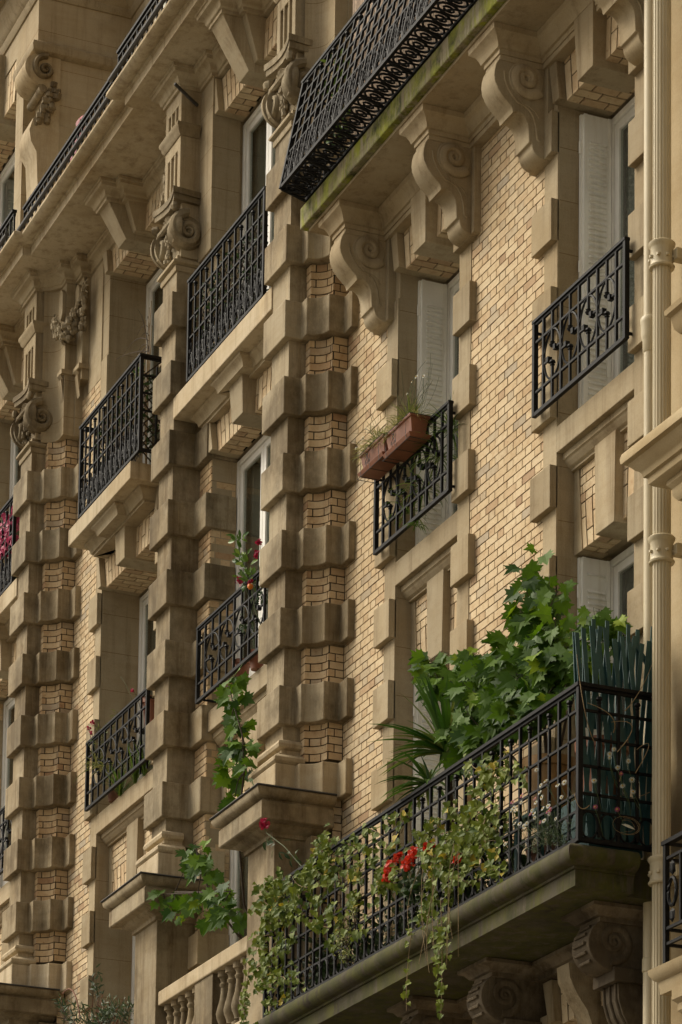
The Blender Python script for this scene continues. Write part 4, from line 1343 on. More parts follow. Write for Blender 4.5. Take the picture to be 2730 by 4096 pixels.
# ------------------------------------------------------------------ stone balustrades between the piers
def balustrade(x0, x1, y, zt=7.535, post=True, n=4):
    b = MB(); xc = (x0 + x1) / 2
    b.box(x0, x1, y, y + .22, zt - .145, zt)
    b.box(x0, x1, y + .01, y + .20, 6.60, 6.76)
    o = part(b, 'balustrade', 'stone_pale', bevel=.012)
    if post:
        p_ = MB(); p_.box(xc - .25, xc + .25, y + .02, y + .19, 6.761, zt - .146)
        part(p_, 'balustrade_post', 'stone_pil', o, bevel=.008)
    zb = 6.762; h = zt - .147 - zb
    pr = [(.070, 0), (.070, .07), (.05, .075), (.045, .10), (.06, .115), (.045, .13), (.048, .17), (.072, .26), (.078, .33), (.066, .42), (.045, .54), (.034, .66), (.032, .74), (.046, .77), (.046, .80), (.034, .82), (.036, .86), (.052, .90), (.066, .905), (.066, 1.0)]
    segs = [(x0, xc - .25), (xc + .25, x1)] if post else [(x0, x1)]
    for a, c in segs:
        m_ = max(1, round((c - a) / .21))
        for i in range(m_):
            q = MB(); q.lathe((a + (c - a) * (i + .5) / m_, y + .105), [(r, zb + v * h) for r, v in pr], 14)
            part(q, 'baluster', 'stone_pil', o, smooth=True)
for dx in (0, DX):
    balustrade(P2X + .33 + dx, P1X - .33 + dx, -.575)
balustrade(P3X + .60, P2X - .40, -.30, post=True)
s = MB()
for dx in (0, DX): s.box(P2X + .3 + dx, P1X - .3 + dx, -.56, -.17, 6.30, 6.60)
s.box(P3X + .55, P2X - .40, -.30, .02, 6.30, 6.60)
part(s, 'terrace_slab', 'stone_pil')
f = MB()
for i in range(1): f.bar((-29.0, -.31, 17.08), (-28.86, -.62, 17.18), .02, .03, (0, 0, 1))
part(f, 'iron_bracket', 'lead')

# ------------------------------------------------------------------ neighbouring building and downpipes
N = thing('neighbouring_building', 'pale cream stone house at the right edge with moulded ledges', 'building', (-15, 0, GZ))
def npart(mb, name, mat, parent=None, **k):
    o = mb.build(name, M[mat], **k)
    if parent is None: return adopt(o, N)
    o.parent = parent; o.matrix_parent_inverse = Matrix.Identity(4)
    return o
w = MB(); w.box(-19.46, -6, -.13, .6, GZ, 22)
npart(w, 'wall', 'stone_clean')
w = MB(); w.box(-18.42, -12, -.42, -.13, 9.16, 10.02); w.box(-18.35, -12, -.30, -.13, 5.42, 8.6)
w.box(-18.30, -12, -.34, -.13, 10.28, 16)
npart(w, 'bay_front', 'stone_clean', bevel=.01)
c = MB()
c.mould([(-18.50, -.13), (-18.50, -.60), (-10, -.60), (-10, -.13)],
        [(-.2, 8.86), (.03, 8.865), (.055, 8.885), (.06, 8.93), (.085, 8.94), (.09, 8.965), (.10, 8.985), (.125, 9.00), (.155, 9.035), (.165, 9.05), (.20, 9.06), (.205, 9.10), (.195, 9.135), (-.2, 9.15)])
c.mould([(-18.32, -.13), (-18.32, -.50), (-10, -.50), (-10, -.13)], [(-.2, 8.70), (.03, 8.71), (.06, 8.75), (.06, 8.80), (.09, 8.83), (.09, 8.862), (-.2, 8.862)])
npart(c, 'cornice', 'stone_clean', smooth=True)
c = MB()
c.mould([(-18.52, -.13), (-18.52, -.42), (-10, -.42), (-10, -.13)], [(-.2, 10.03), (.0, 10.03), (.03, 10.07), (.05, 10.16), (.08, 10.18), (.085, 10.22), (-.2, 10.26)])
npart(c, 'window_ledge', 'stone_clean', smooth=True)
c = MB()
c.mould([(-18.66, -.13), (-18.66, -.50), (-10, -.50), (-10, -.13)], [(-.2, 5.24), (0, 5.24), (.01, 5.33), (.035, 5.345), (.06, 5.385), (.065, 5.42), (-.2, 5.44)])
c.mould([(-18.36, -.13), (-18.36, -.42), (-10, -.42), (-10, -.13)], [(-.2, 5.02), (.03, 5.03), (.07, 5.08), (.07, 5.13), (.10, 5.16), (.10, 5.24), (-.2, 5.24)])
nb_ = npart(c, 'balcony', 'stone_clean', smooth=True)
r = MB()
F = Fx(-18.575, -.50, 5.45)
sbar(F, -.03, .855, 2.5, .855, .025, r, 0, .05); sbar(F, 0, .74, 2.5, .74, .018, r); sbar(F, 0, .13, 2.5, .13, .018, r); sbar(F, 0, .24, 2.5, .24, .018, r)
sbar(F, 0, 0, 0, .85, .03, r)
for k in range(9):
    u = .09 + k * .26
    ell(F, u, .49, .055, .10, r, .014, n=14)
    for v in (.66, .32): r.ball(F(u, v, 0), .035, 7, (1, .5, 1.5), jit=.2)
    sbar(F, u + .12, .24, u + .12, .74, .016, r)
Fr = Fy(-18.575, -.50, 5.45)
for v in (.855, .74, .24, .13): sbar(Fr, 0, v, .37, v, .018, r)
npart(r, 'railing', 'iron', nb_)
# fluted downpipe with two moulded collars
def fluted(mb, cx, cy, z0, z1, r, n=16):
    poly = []
    for k in range(n):
        a = 2 * math.pi * k / n
        for da, rr in ((-.30, 1.0), (.0, 1.0), (.18, .93), (.5, .90), (.82 - .0, .93)):
            pass
        for t, rr in ((0, 1.0), (.42, 1.0), (.55, .93), (.71, .905), (.87, .93)):
            b = a + 2 * math.pi / n * t
            poly.append((cx + r * rr * math.cos(b), cy + r * rr * math.sin(b)))
    mb.prism(poly, z0, z1, 'Z')
d = MB()
PX, PY = -19.005, -.30
fluted(d, PX, PY, GZ, 18, .068)
dp = npart(d, 'fluted_downpipe', 'cream')
for zc in (10.86, 8.62, 6.24, 13.4):
    c = MB()
    c.lathe((PX, PY), [(.07, zc - .10), (.092, zc - .098), (.096, zc - .085), (.086, zc - .075), (.083, zc - .06), (.083, zc + .05), (.088, zc + .06), (.098, zc + .075), (.100, zc + .09), (.090, zc + .10), (.07, zc + .10)], 24)
    for k in range(8):
        a = k * math.pi / 4
        c.ball((PX + .088 * math.cos(a), PY + .088 * math.sin(a), zc - .02), .016, 6, jit=.2)
    c.box(PX + .04, PX + .12, PY + .06, PY + .19, zc - .05, zc + .03)
    npart(c, 'pipe_collar', 'cream', dp, smooth=True)
d = MB()
SX, SY = -19.385, -.185
d.tube([(SX, SY, 10.55), (SX, SY, 18)], .052, 20)
d.tube([(SX, SY, GZ), (SX, SY, 10.36)], .050, 20)
d.lathe((SX, SY), [(.05, 10.30), (.058, 10.31), (.060, 10.39), (.064, 10.40), (.072, 10.44), (.073, 10.52), (.076, 10.53), (.076, 10.56), (.068, 10.575), (.052, 10.58)], 24)
d.lathe((SX, SY), [(.05, 5.60), (.057, 5.605), (.057, 5.70), (.05, 5.705)], 20)
npart(d, 'downpipe', 'cream', smooth=True)

# ------------------------------------------------------------------ plants
MAPLE = [(0, 0), (.10, .06), (.42, -.02), (.40, .16), (.55, .30), (.36, .36), (.62, .62), (.38, .60), (.30, .72), (.20, .60), (.13, .80), (0, 1.08), (-.13, .80), (-.20, .60), (-.30, .72), (-.38, .60), (-.62, .62), (-.36, .36), (-.55, .30), (-.40, .16), (-.42, -.02), (-.10, .06)]
IVY = [(0, 0), (.30, -.10), (.52, .12), (.34, .36), (.40, .55), (.18, .62), (0, 1.0), (-.18, .62), (-.40, .55), (-.34, .36), (-.52, .12), (-.30, -.10)]
OVAL = [(0, 0), (.16, .18), (.24, .45), (.17, .75), (0, 1.0), (-.17, .75), (-.24, .45), (-.16, .18)]
SLIM = [(0, 0), (.09, .25), (.11, .5), (.07, .8), (0, 1.0), (-.07, .8), (-.11, .5), (-.09, .25)]
ROUND = [(0, 0), (.3, .1), (.5, .4), (.42, .75), (.15, .95), (-.15, .95), (-.42, .75), (-.5, .4), (-.3, .1)]
def leaf(mb, pos, tip, nrm, size, shape, tint, fold=.25, curl=.2):
    tip = Vector(tip).normalized(); nrm = Vector(nrm)
    nrm = (nrm - tip * nrm.dot(tip))
    if nrm.length < 1e-3: nrm = tip.cross(Vector((1, .3, .2)))
    nrm.normalize(); sd = tip.cross(nrm)
    pos = Vector(pos); vs = []
    for (a, b) in shape:
        vs.append(pos + sd * (a * size) + tip * (b * size) + nrm * (size * (fold * abs(a) - curl * b * b)))
    n = len(shape)
    c = pos + tip * (.42 * size) - nrm * (size * curl * .15)
    vs.append(c)
    mb.quadset(vs, [(i, (i + 1) % n, n) for i in range(n)], max(.001, tint))
def rv(s=1.0):
    return Vector((random.uniform(-s, s), random.uniform(-s, s), random.uniform(-s, s)))
def curve(a, b, bend, n=6):
    a, b, bend = Vector(a), Vector(b), Vector(bend)
    return [a * (1 - t) + b * t + bend * (4 * t * (1 - t)) for t in [i / n for i in range(n + 1)]]
def add(mb, name, mat, root, **k):
    o = mb.build(name, M[mat], **k)
    return adopt(o, root)
def foliage(leafmb, stemmb, base, clusters, size, shape, face=(0.85, -.75, .30), tipdir=(0.0, -.25, -.75), stem_r=.012, per=9, lightz=None, jit=.45, petiole=.5):
    """clusters (x,y,z,rx,ry,rz,n): twigs reach in from base, leaves hang all along them"""
    for (x, y, z, rx, ry, rz, n) in clusters:
        left = n
        c = Vector((x, y, z))
        hub = Vector(base) * .25 + c * .75 - Vector((0, 0, rz * .6))
        stemmb.tube(curve(base, hub, rv(.06)), stem_r, 6, stem_r * .6)
        while left > 0:
            d = Vector((random.gauss(0, .5), random.gauss(0, .5), random.gauss(0, .5)))
            if d.length > 1: d.normalize()
            e = c + Vector((d.x * rx, d.y * ry, d.z * rz))
            st = curve(hub, e, rv(.04), 5)
            stemmb.tube(st, stem_r * .45, 5, stem_r * .18)
            m = min(per, left); left -= m
            for i in range(m):
                t = .35 + .65 * (i + 1) / m
                k = min(int(t * 5), 4); pp = st[k].lerp(st[k + 1], t * 5 - k)
                out = rv(1); out.z *= .6; out.normalize()
                q = pp + out * size * petiole
                stemmb.tube([pp, q], stem_r * .14, 4)
                tip = Vector(tipdir) + out * .7 + rv(jit)
                nr = Vector(face) + rv(jit)
                hgt = (q.z - (z - rz)) / (2 * rz + 1e-6)
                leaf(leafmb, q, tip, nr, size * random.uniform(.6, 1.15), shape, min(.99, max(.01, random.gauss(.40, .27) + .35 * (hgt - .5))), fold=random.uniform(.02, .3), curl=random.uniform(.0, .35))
def blades(mb, c, n, length, width, up=.4, droop=.8, spread=1.0, seg=6, out=(0, 0, 0)):
    for i in range(n):
        a = random.uniform(0, 2 * math.pi); e = random.uniform(.1, 1.2) * spread
        d = Vector((math.cos(a) * math.sin(e), math.sin(a) * math.sin(e), math.cos(e) * up + .05)) + Vector(out)
        d.normalize(); L = length * random.uniform(.55, 1.1); w = width * random.uniform(.7, 1.1)
        p = Vector(c) + rv(.02); pts = []; dd = d.copy()
        for s_ in range(seg + 1):
            pts.append(p.copy()); p = p + dd * (L / seg); dd = (dd + Vector((0, 0, -droop / seg))).normalized()
        vs = []
        for k, q in enumerate(pts):
            t = k / seg; ww = w * (0.5 + 1.2 * t if t < .4 else max(.02, 1.0 - ((t - .4) / .6) ** 1.6))
            tt = (pts[min(k + 1, seg)] - pts[max(k - 1, 0)]).normalized()
            sd = tt.cross(Vector((0, 0, 1))); sd = sd.normalized() if sd.length > .05 else Vector((1, 0, 0))
            nr = sd.cross(tt)
            vs += [q - sd * ww / 2 + nr * ww * .2, q, q + sd * ww / 2 + nr * ww * .2]
        fs = []
        for k in range(seg):
            o = k * 3
            fs += [(o, o + 3, o + 4, o + 1), (o + 1, o + 4, o + 5, o + 2)]
        mb.quadset(vs, fs, random.uniform(.01, .99))
def flower(mb, mbc, c, r, nrm=(.3, -1, .3), n=12, tint=.5):
    nrm = Vector(nrm) + rv(.3); nrm.normalize()
    a = nrm.cross(Vector((0, 0, 1))).normalized(); b = nrm.cross(a)
    for k in range(n):
        t = 2 * math.pi * k / n
        d = a * math.cos(t) + b * math.sin(t)
        leaf(mb, Vector(c) + d * r * .25, d, nrm, r * .8, SLIM if n > 8 else ROUND, random.random(), .1, .1)
    if mbc is not None: mbc.ball(Vector(c) + nrm * r * .08, r * .30, 6)
def bloom(mb, c, r, n=30, size=.02):
    for k in range(n):
        d = rv(1).normalized()
        if d.y > .4: d.y *= -1
        p = Vector(c) + d * r * random.uniform(.7, 1.0)
        leaf(mb, p, rv(1) + Vector((0, 0, .2)), d, size * random.uniform(.8, 1.3), ROUND, random.random(), .2, .2)
def pot(name, label, cat, c, r, h, mat, group='plant pots on balconies and window sills', rim=True, soilm=True, sx=1.0):
    t = thing(name, label, cat, c, group)
    x, y, z = c
    b = MB(); b.lathe((x, y), [(r * .70, z), (r * .95, z + h * .82), (r * 1.04, z + h * .83), (r * 1.06, z + h), (r * .94, z + h), (r * .90, z + h * .86), (r * .05, z + h * .86)], 22)
    add(b, 'body', mat, t, smooth=True)
    s_ = MB(); s_.lathe((x, y), [(r * .90, z + h * .85), (r * .90, z + h * .885)], 16)
    add(s_, 'soil', 'soil', t)
    return t
FLR = 6.406
# the big potted maple
mt = thing('maple', 'large potted maple with dark green lobed leaves on the lower balcony beside the green trellis', 'tree', (-20.4, -.45, FLR + .3))
lf, stm = MB(), MB()
base = (-20.4, -.45, FLR + .3)
tr_ = MB(); tr_.tube([base, (-20.42, -.48, 7.2), (-20.5, -.5, 7.9), (-20.55, -.53, 8.5)], .022, 8, .010)
tr_.tube([(-20.41, -.47, 7.0), (-20.9, -.55, 7.6), (-21.5, -.6, 8.05), (-21.9, -.62, 8.3)], .015, 7, .006)
tr_.tube([(-20.41, -.47, 7.2), (-20.1, -.5, 7.7), (-19.7, -.52, 8.0)], .013, 7, .006)
add(tr_, 'trunk', 'bark', mt, smooth=True)
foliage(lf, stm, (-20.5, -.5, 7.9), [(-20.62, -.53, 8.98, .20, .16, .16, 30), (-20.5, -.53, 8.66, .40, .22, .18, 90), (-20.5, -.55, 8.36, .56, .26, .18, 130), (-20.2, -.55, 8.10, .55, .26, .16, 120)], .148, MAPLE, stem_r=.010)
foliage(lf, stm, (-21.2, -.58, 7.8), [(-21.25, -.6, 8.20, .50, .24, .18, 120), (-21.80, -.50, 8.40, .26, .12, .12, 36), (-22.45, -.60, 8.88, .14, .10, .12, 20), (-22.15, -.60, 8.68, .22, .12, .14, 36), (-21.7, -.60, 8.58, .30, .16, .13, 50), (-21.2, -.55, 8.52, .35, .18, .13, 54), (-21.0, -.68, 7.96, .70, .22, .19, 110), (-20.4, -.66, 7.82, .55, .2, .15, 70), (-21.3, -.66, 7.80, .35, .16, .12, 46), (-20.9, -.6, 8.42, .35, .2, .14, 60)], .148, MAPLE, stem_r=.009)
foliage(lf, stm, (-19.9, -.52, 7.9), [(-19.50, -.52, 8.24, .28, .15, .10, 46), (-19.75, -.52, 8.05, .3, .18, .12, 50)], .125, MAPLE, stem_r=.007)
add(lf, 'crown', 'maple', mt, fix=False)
add(stm, 'twigs', 'bark', mt)
# maple saplings on the terrace of the middle pavilion
def sapling(label, root, stemline, clusters, size=.15):
    t = thing('maple_sapling', label, 'sapling', root, 'maple saplings on the terrace')
    l2, s2 = MB(), MB(); k = MB()
    k.tube([root] + stemline, .014, 7, .005)
    add(k, 'trunk', 'bark', t, smooth=True)
    for i, cl in enumerate(clusters):
        j = min(range(len(stemline)), key=lambda q: (Vector(stemline[q]) - Vector(cl[:3])).length)
        foliage(l2, s2, stemline[j], [cl], size, MAPLE, stem_r=.006, per=5)
    add(l2, 'crown', 'maple', t, fix=False); add(s2, 'twigs', 'bark', t)
sapling('upright maple sapling rising between the two pavilion pilasters above the stone pier cap', (-26.9, -.27, 6.62), [(-26.85, -.27, 7.62), (-26.75, -.5, 7.9), (-26.60, -.64, 8.6), (-26.50, -.62, 9.1), (-26.62, -.60, 9.5), (-26.85, -.60, 9.85), (-27.0, -.6, 10.1)],
        [(-26.97, -.6, 10.14, .10, .08, .07, 7), (-26.85, -.6, 9.92, .16, .10, .10, 12), (-26.80, -.6, 9.66, .20, .10, .10, 13), (-26.68, -.6, 9.40, .22, .10, .10, 14), (-26.72, -.6, 9.16, .22, .1, .09, 12), (-26.38, -.62, 9.12, .12, .08, .08, 7), (-26.85, -.6, 8.95, .12, .1, .07, 6)], .155)
sapling('spreading maple sapling leaning over the stone balustrade beside the pier cornice', (-27.3, -.27, 6.62), [(-27.2, -.27, 7.6), (-27.25, -.60, 8.0), (-27.5, -.66, 8.4), (-27.8, -.62, 8.75), (-28.3, -.64, 8.4), (-26.7, -.66, 8.0), (-28.6, -.66, 8.45)],
        [(-27.75, -.62, 8.72, .20, .10, .08, 13), (-27.45, -.64, 8.42, .22, .1, .10, 13), (-28.55, -.66, 8.46, .14, .08, .10, 7), (-28.15, -.66, 8.14, .18, .08, .09, 9), (-27.6, -.66, 8.08, .28, .1, .09, 13), (-27.0, -.66, 8.12, .26, .1, .10, 14), (-26.75, -.66, 7.80, .24, .1, .10, 15), (-27.2, -.66, 7.88, .2, .1, .08, 9)], .15)
# yucca
yt = thing('yucca', 'spiky yucca with long sword leaves leaning over the lower balcony rail', 'plant', (-22.05, -.50, FLR + .3))
y_ = MB(); y_.tube([(-22.05, -.50, FLR + .3), (-22.02, -.56, 7.3), (-21.78, -.70, 7.82)], .035, 8, .03)
add(y_, 'trunk', 'bark', yt, smooth=True)
y_ = MB(); blades(y_, (-21.78, -.72, 7.88), 80, .64, .056, up=.9, droop=.75, spread=1.35, out=(-.10, -.25, .05))
blades(y_, (-22.0, -.76, 7.66), 34, .50, .050, up=.5, droop=1.0, spread=1.4, out=(-.25, -.3, -.1))
add(y_, 'leaves', 'yucca', yt, fix=False)
pot('plant_pot', 'terracotta pot holding the yucca behind the lower balcony rail', 'pot', (-22.05, -.50, FLR), .17, .32, 'terra_d')
pot('plant_pot', 'terracotta pot at the foot of the big maple', 'pot', (-20.4, -.45, FLR), .20, .34, 'terra_d')
# ochre and red pots at the corner
pot('plant_pot', 'ochre glazed pot with moulded sides behind the balcony corner', 'pot', (-20.18, -.60, 6.93), .20, .42, 'ochrepot')
st_ = thing('plant_stand', 'small slatted stand carrying the ochre pot on the balcony', 'stand', (-20.18, -.60, FLR))
s_ = MB()
s_.box(-20.40, -19.96, -.80, -.42, 6.895, 6.927)
add(s_, 'top', 'green_slat', st_, bevel=.004)
for a in (-20.37, -19.99):
    for b in (-.77, -.45):
        s_ = MB(); s_.box(a - .02, a + .02, b - .02, b + .02, FLR, 6.894); add(s_, 'leg', 'green_slat', st_)
pot('plant_pot', 'tall red terracotta pot standing inside the green trellis', 'pot', (-19.50, -.52, 6.86), .19, .44, 'terra')
cr = thing('crate', 'dark grey wooden crate under the red terracotta pot', 'crate', (-19.50, -.52, FLR))
s_ = MB()
for k in range(4): s_.box(-19.72, -19.28, -.74, -.30, FLR + .005 + k * .115, FLR + .095 + k * .115)
s_.box(-19.71, -19.29, -.73, -.31, FLR, 6.855)
add(s_, 'body', 'green_slat', cr, bevel=.003)

for (x, z, rx, rz, n, lab) in ((-24.5, 6.85, .45, .38, 420, 'dense dark shrub behind the ivy at the left end of the lower balcony'), (-23.6, 6.80, .45, .35, 380, 'dark bushy plant behind the railing left of the geranium'),
        (-22.7, 6.80, .45, .36, 380, 'dark leafy plant filling the railing behind the geranium'), (-21.6, 6.85, .5, .42, 420, 'dark leafy plant behind the railing under the yucca and maple'), (-20.75, 6.80, .40, .38, 380, 'shaded shrub behind the railing under the big maple')):
    bt_ = thing('shrub', lab, 'shrub', (x, -.55, FLR))
    l_, s_ = MB(), MB()
    foliage(l_, s_, (x, -.55, FLR), [(x, -.60, z, rx, .20, rz, n)], .075, OVAL, stem_r=.008, tipdir=(0, -.2, .2), jit=.8)
    s_.lathe((x, -.55), [(.10, FLR), (.14, FLR + .16), (.02, FLR + .16)], 14)
    add(l_, 'leaves', 'dark_leaf', bt_, fix=False); add(s_, 'stems', 'bark', bt_)

# green lath trellis fixed inside the return railing
tl = thing('trellis', 'dark green expanding lath trellis at the right end of the lower balcony', 'trellis', (-19.19, -.6, FLR))
s_ = MB()
for i in range(9):
    y0_ = -.84 + i * .066
    for dd, xo in ((.15, 0), (-.15, .012)):
        y1_ = y0_ + dd + random.uniform(-.02, .02)
        zt_ = random.uniform(7.94, 8.05)
        s_.bar((-19.20 + xo, y0_, FLR + .03), (-19.20 + xo + random.uniform(-.02, .02), min(max(y1_, -.90), -.26), zt_), .034, .008, (1, 0, 0))
for i in range(7):
    y0_ = -.80 + i * .085
    s_.bar((-19.235, y0_, 7.3), (-19.235, y0_ + random.uniform(-.06, .06), 8.15 - random.uniform(0, .12)), .030, .008, (1, 0, 0))
s_.bar((-19.24, -.40, 8.02), (-19.20, -.24, 7.72), .035, .010, (1, 0, 0))
add(s_, 'laths', 'green_slat', tl)
s_ = MB()
for k in range(7):
    p0 = Vector((-19.08, random.uniform(-.85, -.45), random.uniform(6.6, 7.6)))
    s_.tube(curve(p0, p0 + Vector((random.uniform(-.05, .05), random.uniform(-.3, .3), random.uniform(-.1, .7))), rv(.12), 8), .004, 4, .002)
add(s_, 'dry_stems', 'dry', tl)

# ivy on the lower balcony
iv = thing('ivy', 'variegated ivy twining along the black railing of the lower balcony', 'climbing plant', (-22.5, -.93, FLR))
il, ist = MB(), MB()
def ivy_patch(cx, cz, rx, rz, n, y=-.95, ry=.05, size=.062, light=.5):
    for k in range(max(1, n // 14)):
        a = Vector((cx + random.uniform(-rx, rx), y + random.uniform(-ry, ry) + .03, cz + random.uniform(-rz, rz)))
        b = a + Vector((random.uniform(-.45, .45), random.uniform(-.05, .05), random.uniform(-.35, .25)))
        st = curve(a, b, rv(.06), 7)
        ist.tube(st, .0045, 4, .002)
        for i in range(14):
            t = i / 14; j = int(t * 7); p_ = st[j].lerp(st[j + 1], t * 7 - j) + Vector((random.uniform(-.05, .05), random.uniform(-ry * 1.3, .02), random.uniform(-.05, .05)))
            tt = random.gauss(light, .2)
            if random.random() < .03: tt = .98
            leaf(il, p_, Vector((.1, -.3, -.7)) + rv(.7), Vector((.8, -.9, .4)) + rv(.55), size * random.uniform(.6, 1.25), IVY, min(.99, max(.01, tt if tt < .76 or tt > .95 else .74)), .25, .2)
for (cx, cz, rx, rz, n) in [(-24.95, 7.25, .25, .35, 260), (-24.95, 6.75, .22, .35, 150), (-24.3, 7.40, .45, .25, 240), (-23.7, 7.45, .40, .22, 200), (-23.2, 7.15, .3, .25, 110),
                            (-24.6, 6.9, .4, .3, 90), (-22.9, 7.35, .3, .2, 70), (-22.3, 7.2, .3, .3, 70), (-21.0, 7.05, .45, .30, 300), (-20.5, 7.15, .30, .28, 200), (-21.2, 6.75, .4, .25, 200),
                            (-20.55, 6.80, .3, .20, 120), (-21.6, 6.8, .3, .3, 90), (-23.3, 6.75, .3, .15, 50), (-20.2, 7.4, .15, .12, 26), (-22.6, 6.85, .3, .2, 60)]:
    ivy_patch(cx, cz, rx, rz, n, light=.46 if cx > -22 else .38)
for (x, z0_, z1_, n) in [(-21.22, 6.5, 5.55, 34), (-21.30, 6.4, 5.9, 22), (-21.75, 6.4, 5.75, 12), (-21.05, 6.4, 6.0, 12), (-25.28, 6.9, 6.1, 50), (-25.38, 6.7, 6.0, 40)]:
    st = curve((x, -1.01, z0_), (x + random.uniform(-.1, .1), -1.03, z1_), (random.uniform(-.06, .06), 0, 0), 9)
    ist.tube(st, .004, 4, .002)
    for i in range(n):
        t = random.random() * .999; j = int(t * 9); p_ = st[j].lerp(st[j + 1], t * 9 - j) + rv(.035)
        leaf(il, p_, Vector((.1, -.3, -.8)) + rv(.6), Vector((.8, -.9, .4)) + rv(.5), random.uniform(.035, .065), IVY, min(.74, max(.01, random.gauss(.45, .2))), .25, .2)
for k in range(9):
    x = random.uniform(-21.6, -20.9)
    ist.tube(curve((x, -.99, 6.9), (x + random.uniform(-.25, .2), -1.04, random.uniform(5.9, 6.3)), (random.uniform(-.15, .15), -.04, 0), 9), .0035, 4, .002)
add(il, 'leaves', 'ivy', iv, fix=False); add(ist, 'stems', 'dry', iv)

# geranium
gt = thing('geranium', 'potted geranium with round scarlet flower heads hanging at the balcony railing', 'flower', (-21.95, -.88, 6.55))
l_, s_, f_ = MB(), MB(), MB()
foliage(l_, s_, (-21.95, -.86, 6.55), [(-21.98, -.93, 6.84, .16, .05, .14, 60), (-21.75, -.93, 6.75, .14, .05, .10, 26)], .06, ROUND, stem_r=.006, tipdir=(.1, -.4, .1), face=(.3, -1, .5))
for (x, z, r) in ((-21.83, 6.98, .062), (-21.74, 7.01, .055), (-21.90, 6.96, .05), (-22.08, 7.06, .045), (-22.23, 7.02, .055), (-22.28, 6.95, .05), (-21.52, 7.0, .03), (-20.98, 6.76, .032), (-21.45, 7.01, .02)):
    bloom(f_, (x, -.98, z), r, int(r * 700), .030)
    s_.tube(curve((-21.95, -.88, 6.6), (x, -.97, z - r * .5), rv(.03)), .004, 4)
add(l_, 'leaves', 'dark_leaf', gt, fix=False); add(s_, 'stems', 'greentwig', gt); add(f_, 'flowers', 'red', gt, fix=False)
# small-leaved shrub in the railing
bt = thing('shrub', 'small-leaved olive green shrub pushing through the middle of the balcony railing', 'shrub', (-23.2, -.80, 6.42))
l_, s_ = MB(), MB()
foliage(l_, s_, (-23.2, -.84, 6.45), [(-23.22, -.95, 6.78, .15, .06, .17, 190), (-23.25, -.95, 6.58, .14, .06, .10, 110), (-23.05, -.95, 6.92, .12, .05, .10, 60)], .028, OVAL, stem_r=.005, tipdir=(0, -.2, .5), jit=.8)
add(l_, 'leaves', 'spider', bt, fix=False); add(s_, 'stems', 'bark', bt)
# fleabane daisies
dt = thing('daisies', 'trailing white and pink fleabane daisies at the railing corner', 'flowers', (-19.5, -.85, 6.42))
l_, s_, f_, c_, pk = MB(), MB(), MB(), MB(), MB()
foliage(l_, s_, (-19.6, -.84, 6.45), [(-19.55, -.94, 6.66, .30, .05, .16, 380), (-19.3, -.94, 6.55, .15, .05, .12, 150), (-19.8, -.94, 6.62, .16, .05, .12, 140)], .022, SLIM, stem_r=.003, tipdir=(0, -.3, .5), jit=.9)
for k in range(34):
    x, z = random.gauss(-19.62, .24), random.gauss(6.78, .13)
    x = min(max(x, -20.15), -19.17)
    flower(f_ if k % 5 else pk, c_, (x, -.99 - random.random() * .04, z), random.uniform(.016, .024))
    s_.tube(curve((x + random.uniform(-.1, .1), -.92, z - .18), (x, -.985, z), rv(.02)), .0018, 4)
for k in range(12):
    y, z = random.uniform(-.85, -.50), random.uniform(6.62, 7.1)
    flower(f_ if k % 4 else pk, c_, (-19.04, y, z), random.uniform(.016, .024), (1, -.6, .2))
    s_.tube(curve((-19.07, y + .08, z - .2), (-19.05, y, z), rv(.02)), .0018, 4)
add(l_, 'leaves', 'dark_leaf', dt, fix=False); add(s_, 'stems', 'greentwig', dt); add(f_, 'flowers', 'daisy', dt, fix=False); add(pk, 'pink_flowers', 'pink', dt, fix=False); add(c_, 'flower_centres', 'yellow', dt)
# white scrap caught in a ring of twigs
nt_ = thing('twig_nest', 'loose nest of thin twigs caught on the return railing below the trellis', 'nest', (-19.07, -.52, 6.52))
s_ = MB()
for k in range(4):
    r_ = random.uniform(.05, .09); a0 = random.uniform(0, 360)
    s_.tube([(-19.07 + random.uniform(-.008, .008), -.55 + r_ * 1.3 * math.cos(R(a0 + q * 20)), 6.56 + r_ * .8 * math.sin(R(a0 + q * 20))) for q in range(12)], .0013, 4)
add(s_, 'twigs', 'dry', nt_)
s_ = MB(); leaf(s_, (-19.05, -.60, 6.56), (0, 1, -.15), (1, -.4, .4), .12, SLIM, .5, .4, .1)
tag(s_.build('feather', M['daisy'], fix=False), 'white feather lying against the twig nest on the return railing', 'feather')
# rose
rt = thing('rose', 'single crimson rose on a thin stem above the ivy at the left end', 'flower', (-24.6, -.80, FLR + .2))
l_, s_, f_ = MB(), MB(), MB()
s_.tube([(-24.6, -.80, FLR + .2), (-24.40, -.88, 7.3), (-24.35, -.88, 7.58), (-24.75, -.90, 7.88), (-25.2, -.90, 8.13), (-25.23, -.90, 8.20)], .005, 5, .003)
for k in range(26):
    t = random.random(); p_ = Vector((-24.35, -.88, 7.58)).lerp(Vector((-25.15, -.90, 8.08)), t) + rv(.07)
    leaf(l_, p_, Vector((-.5, -.2, -.3)) + rv(.7), Vector((.3, -1, .6)) + rv(.5), .075, OVAL, random.random() * .8)
bloom(f_, (-25.24, -.90, 8.22), .045, 34, .035)
add(l_, 'leaves', 'dark_leaf', rt, fix=False); add(s_, 'stem', 'greentwig', rt); add(f_, 'flower', 'crimson', rt, fix=False)

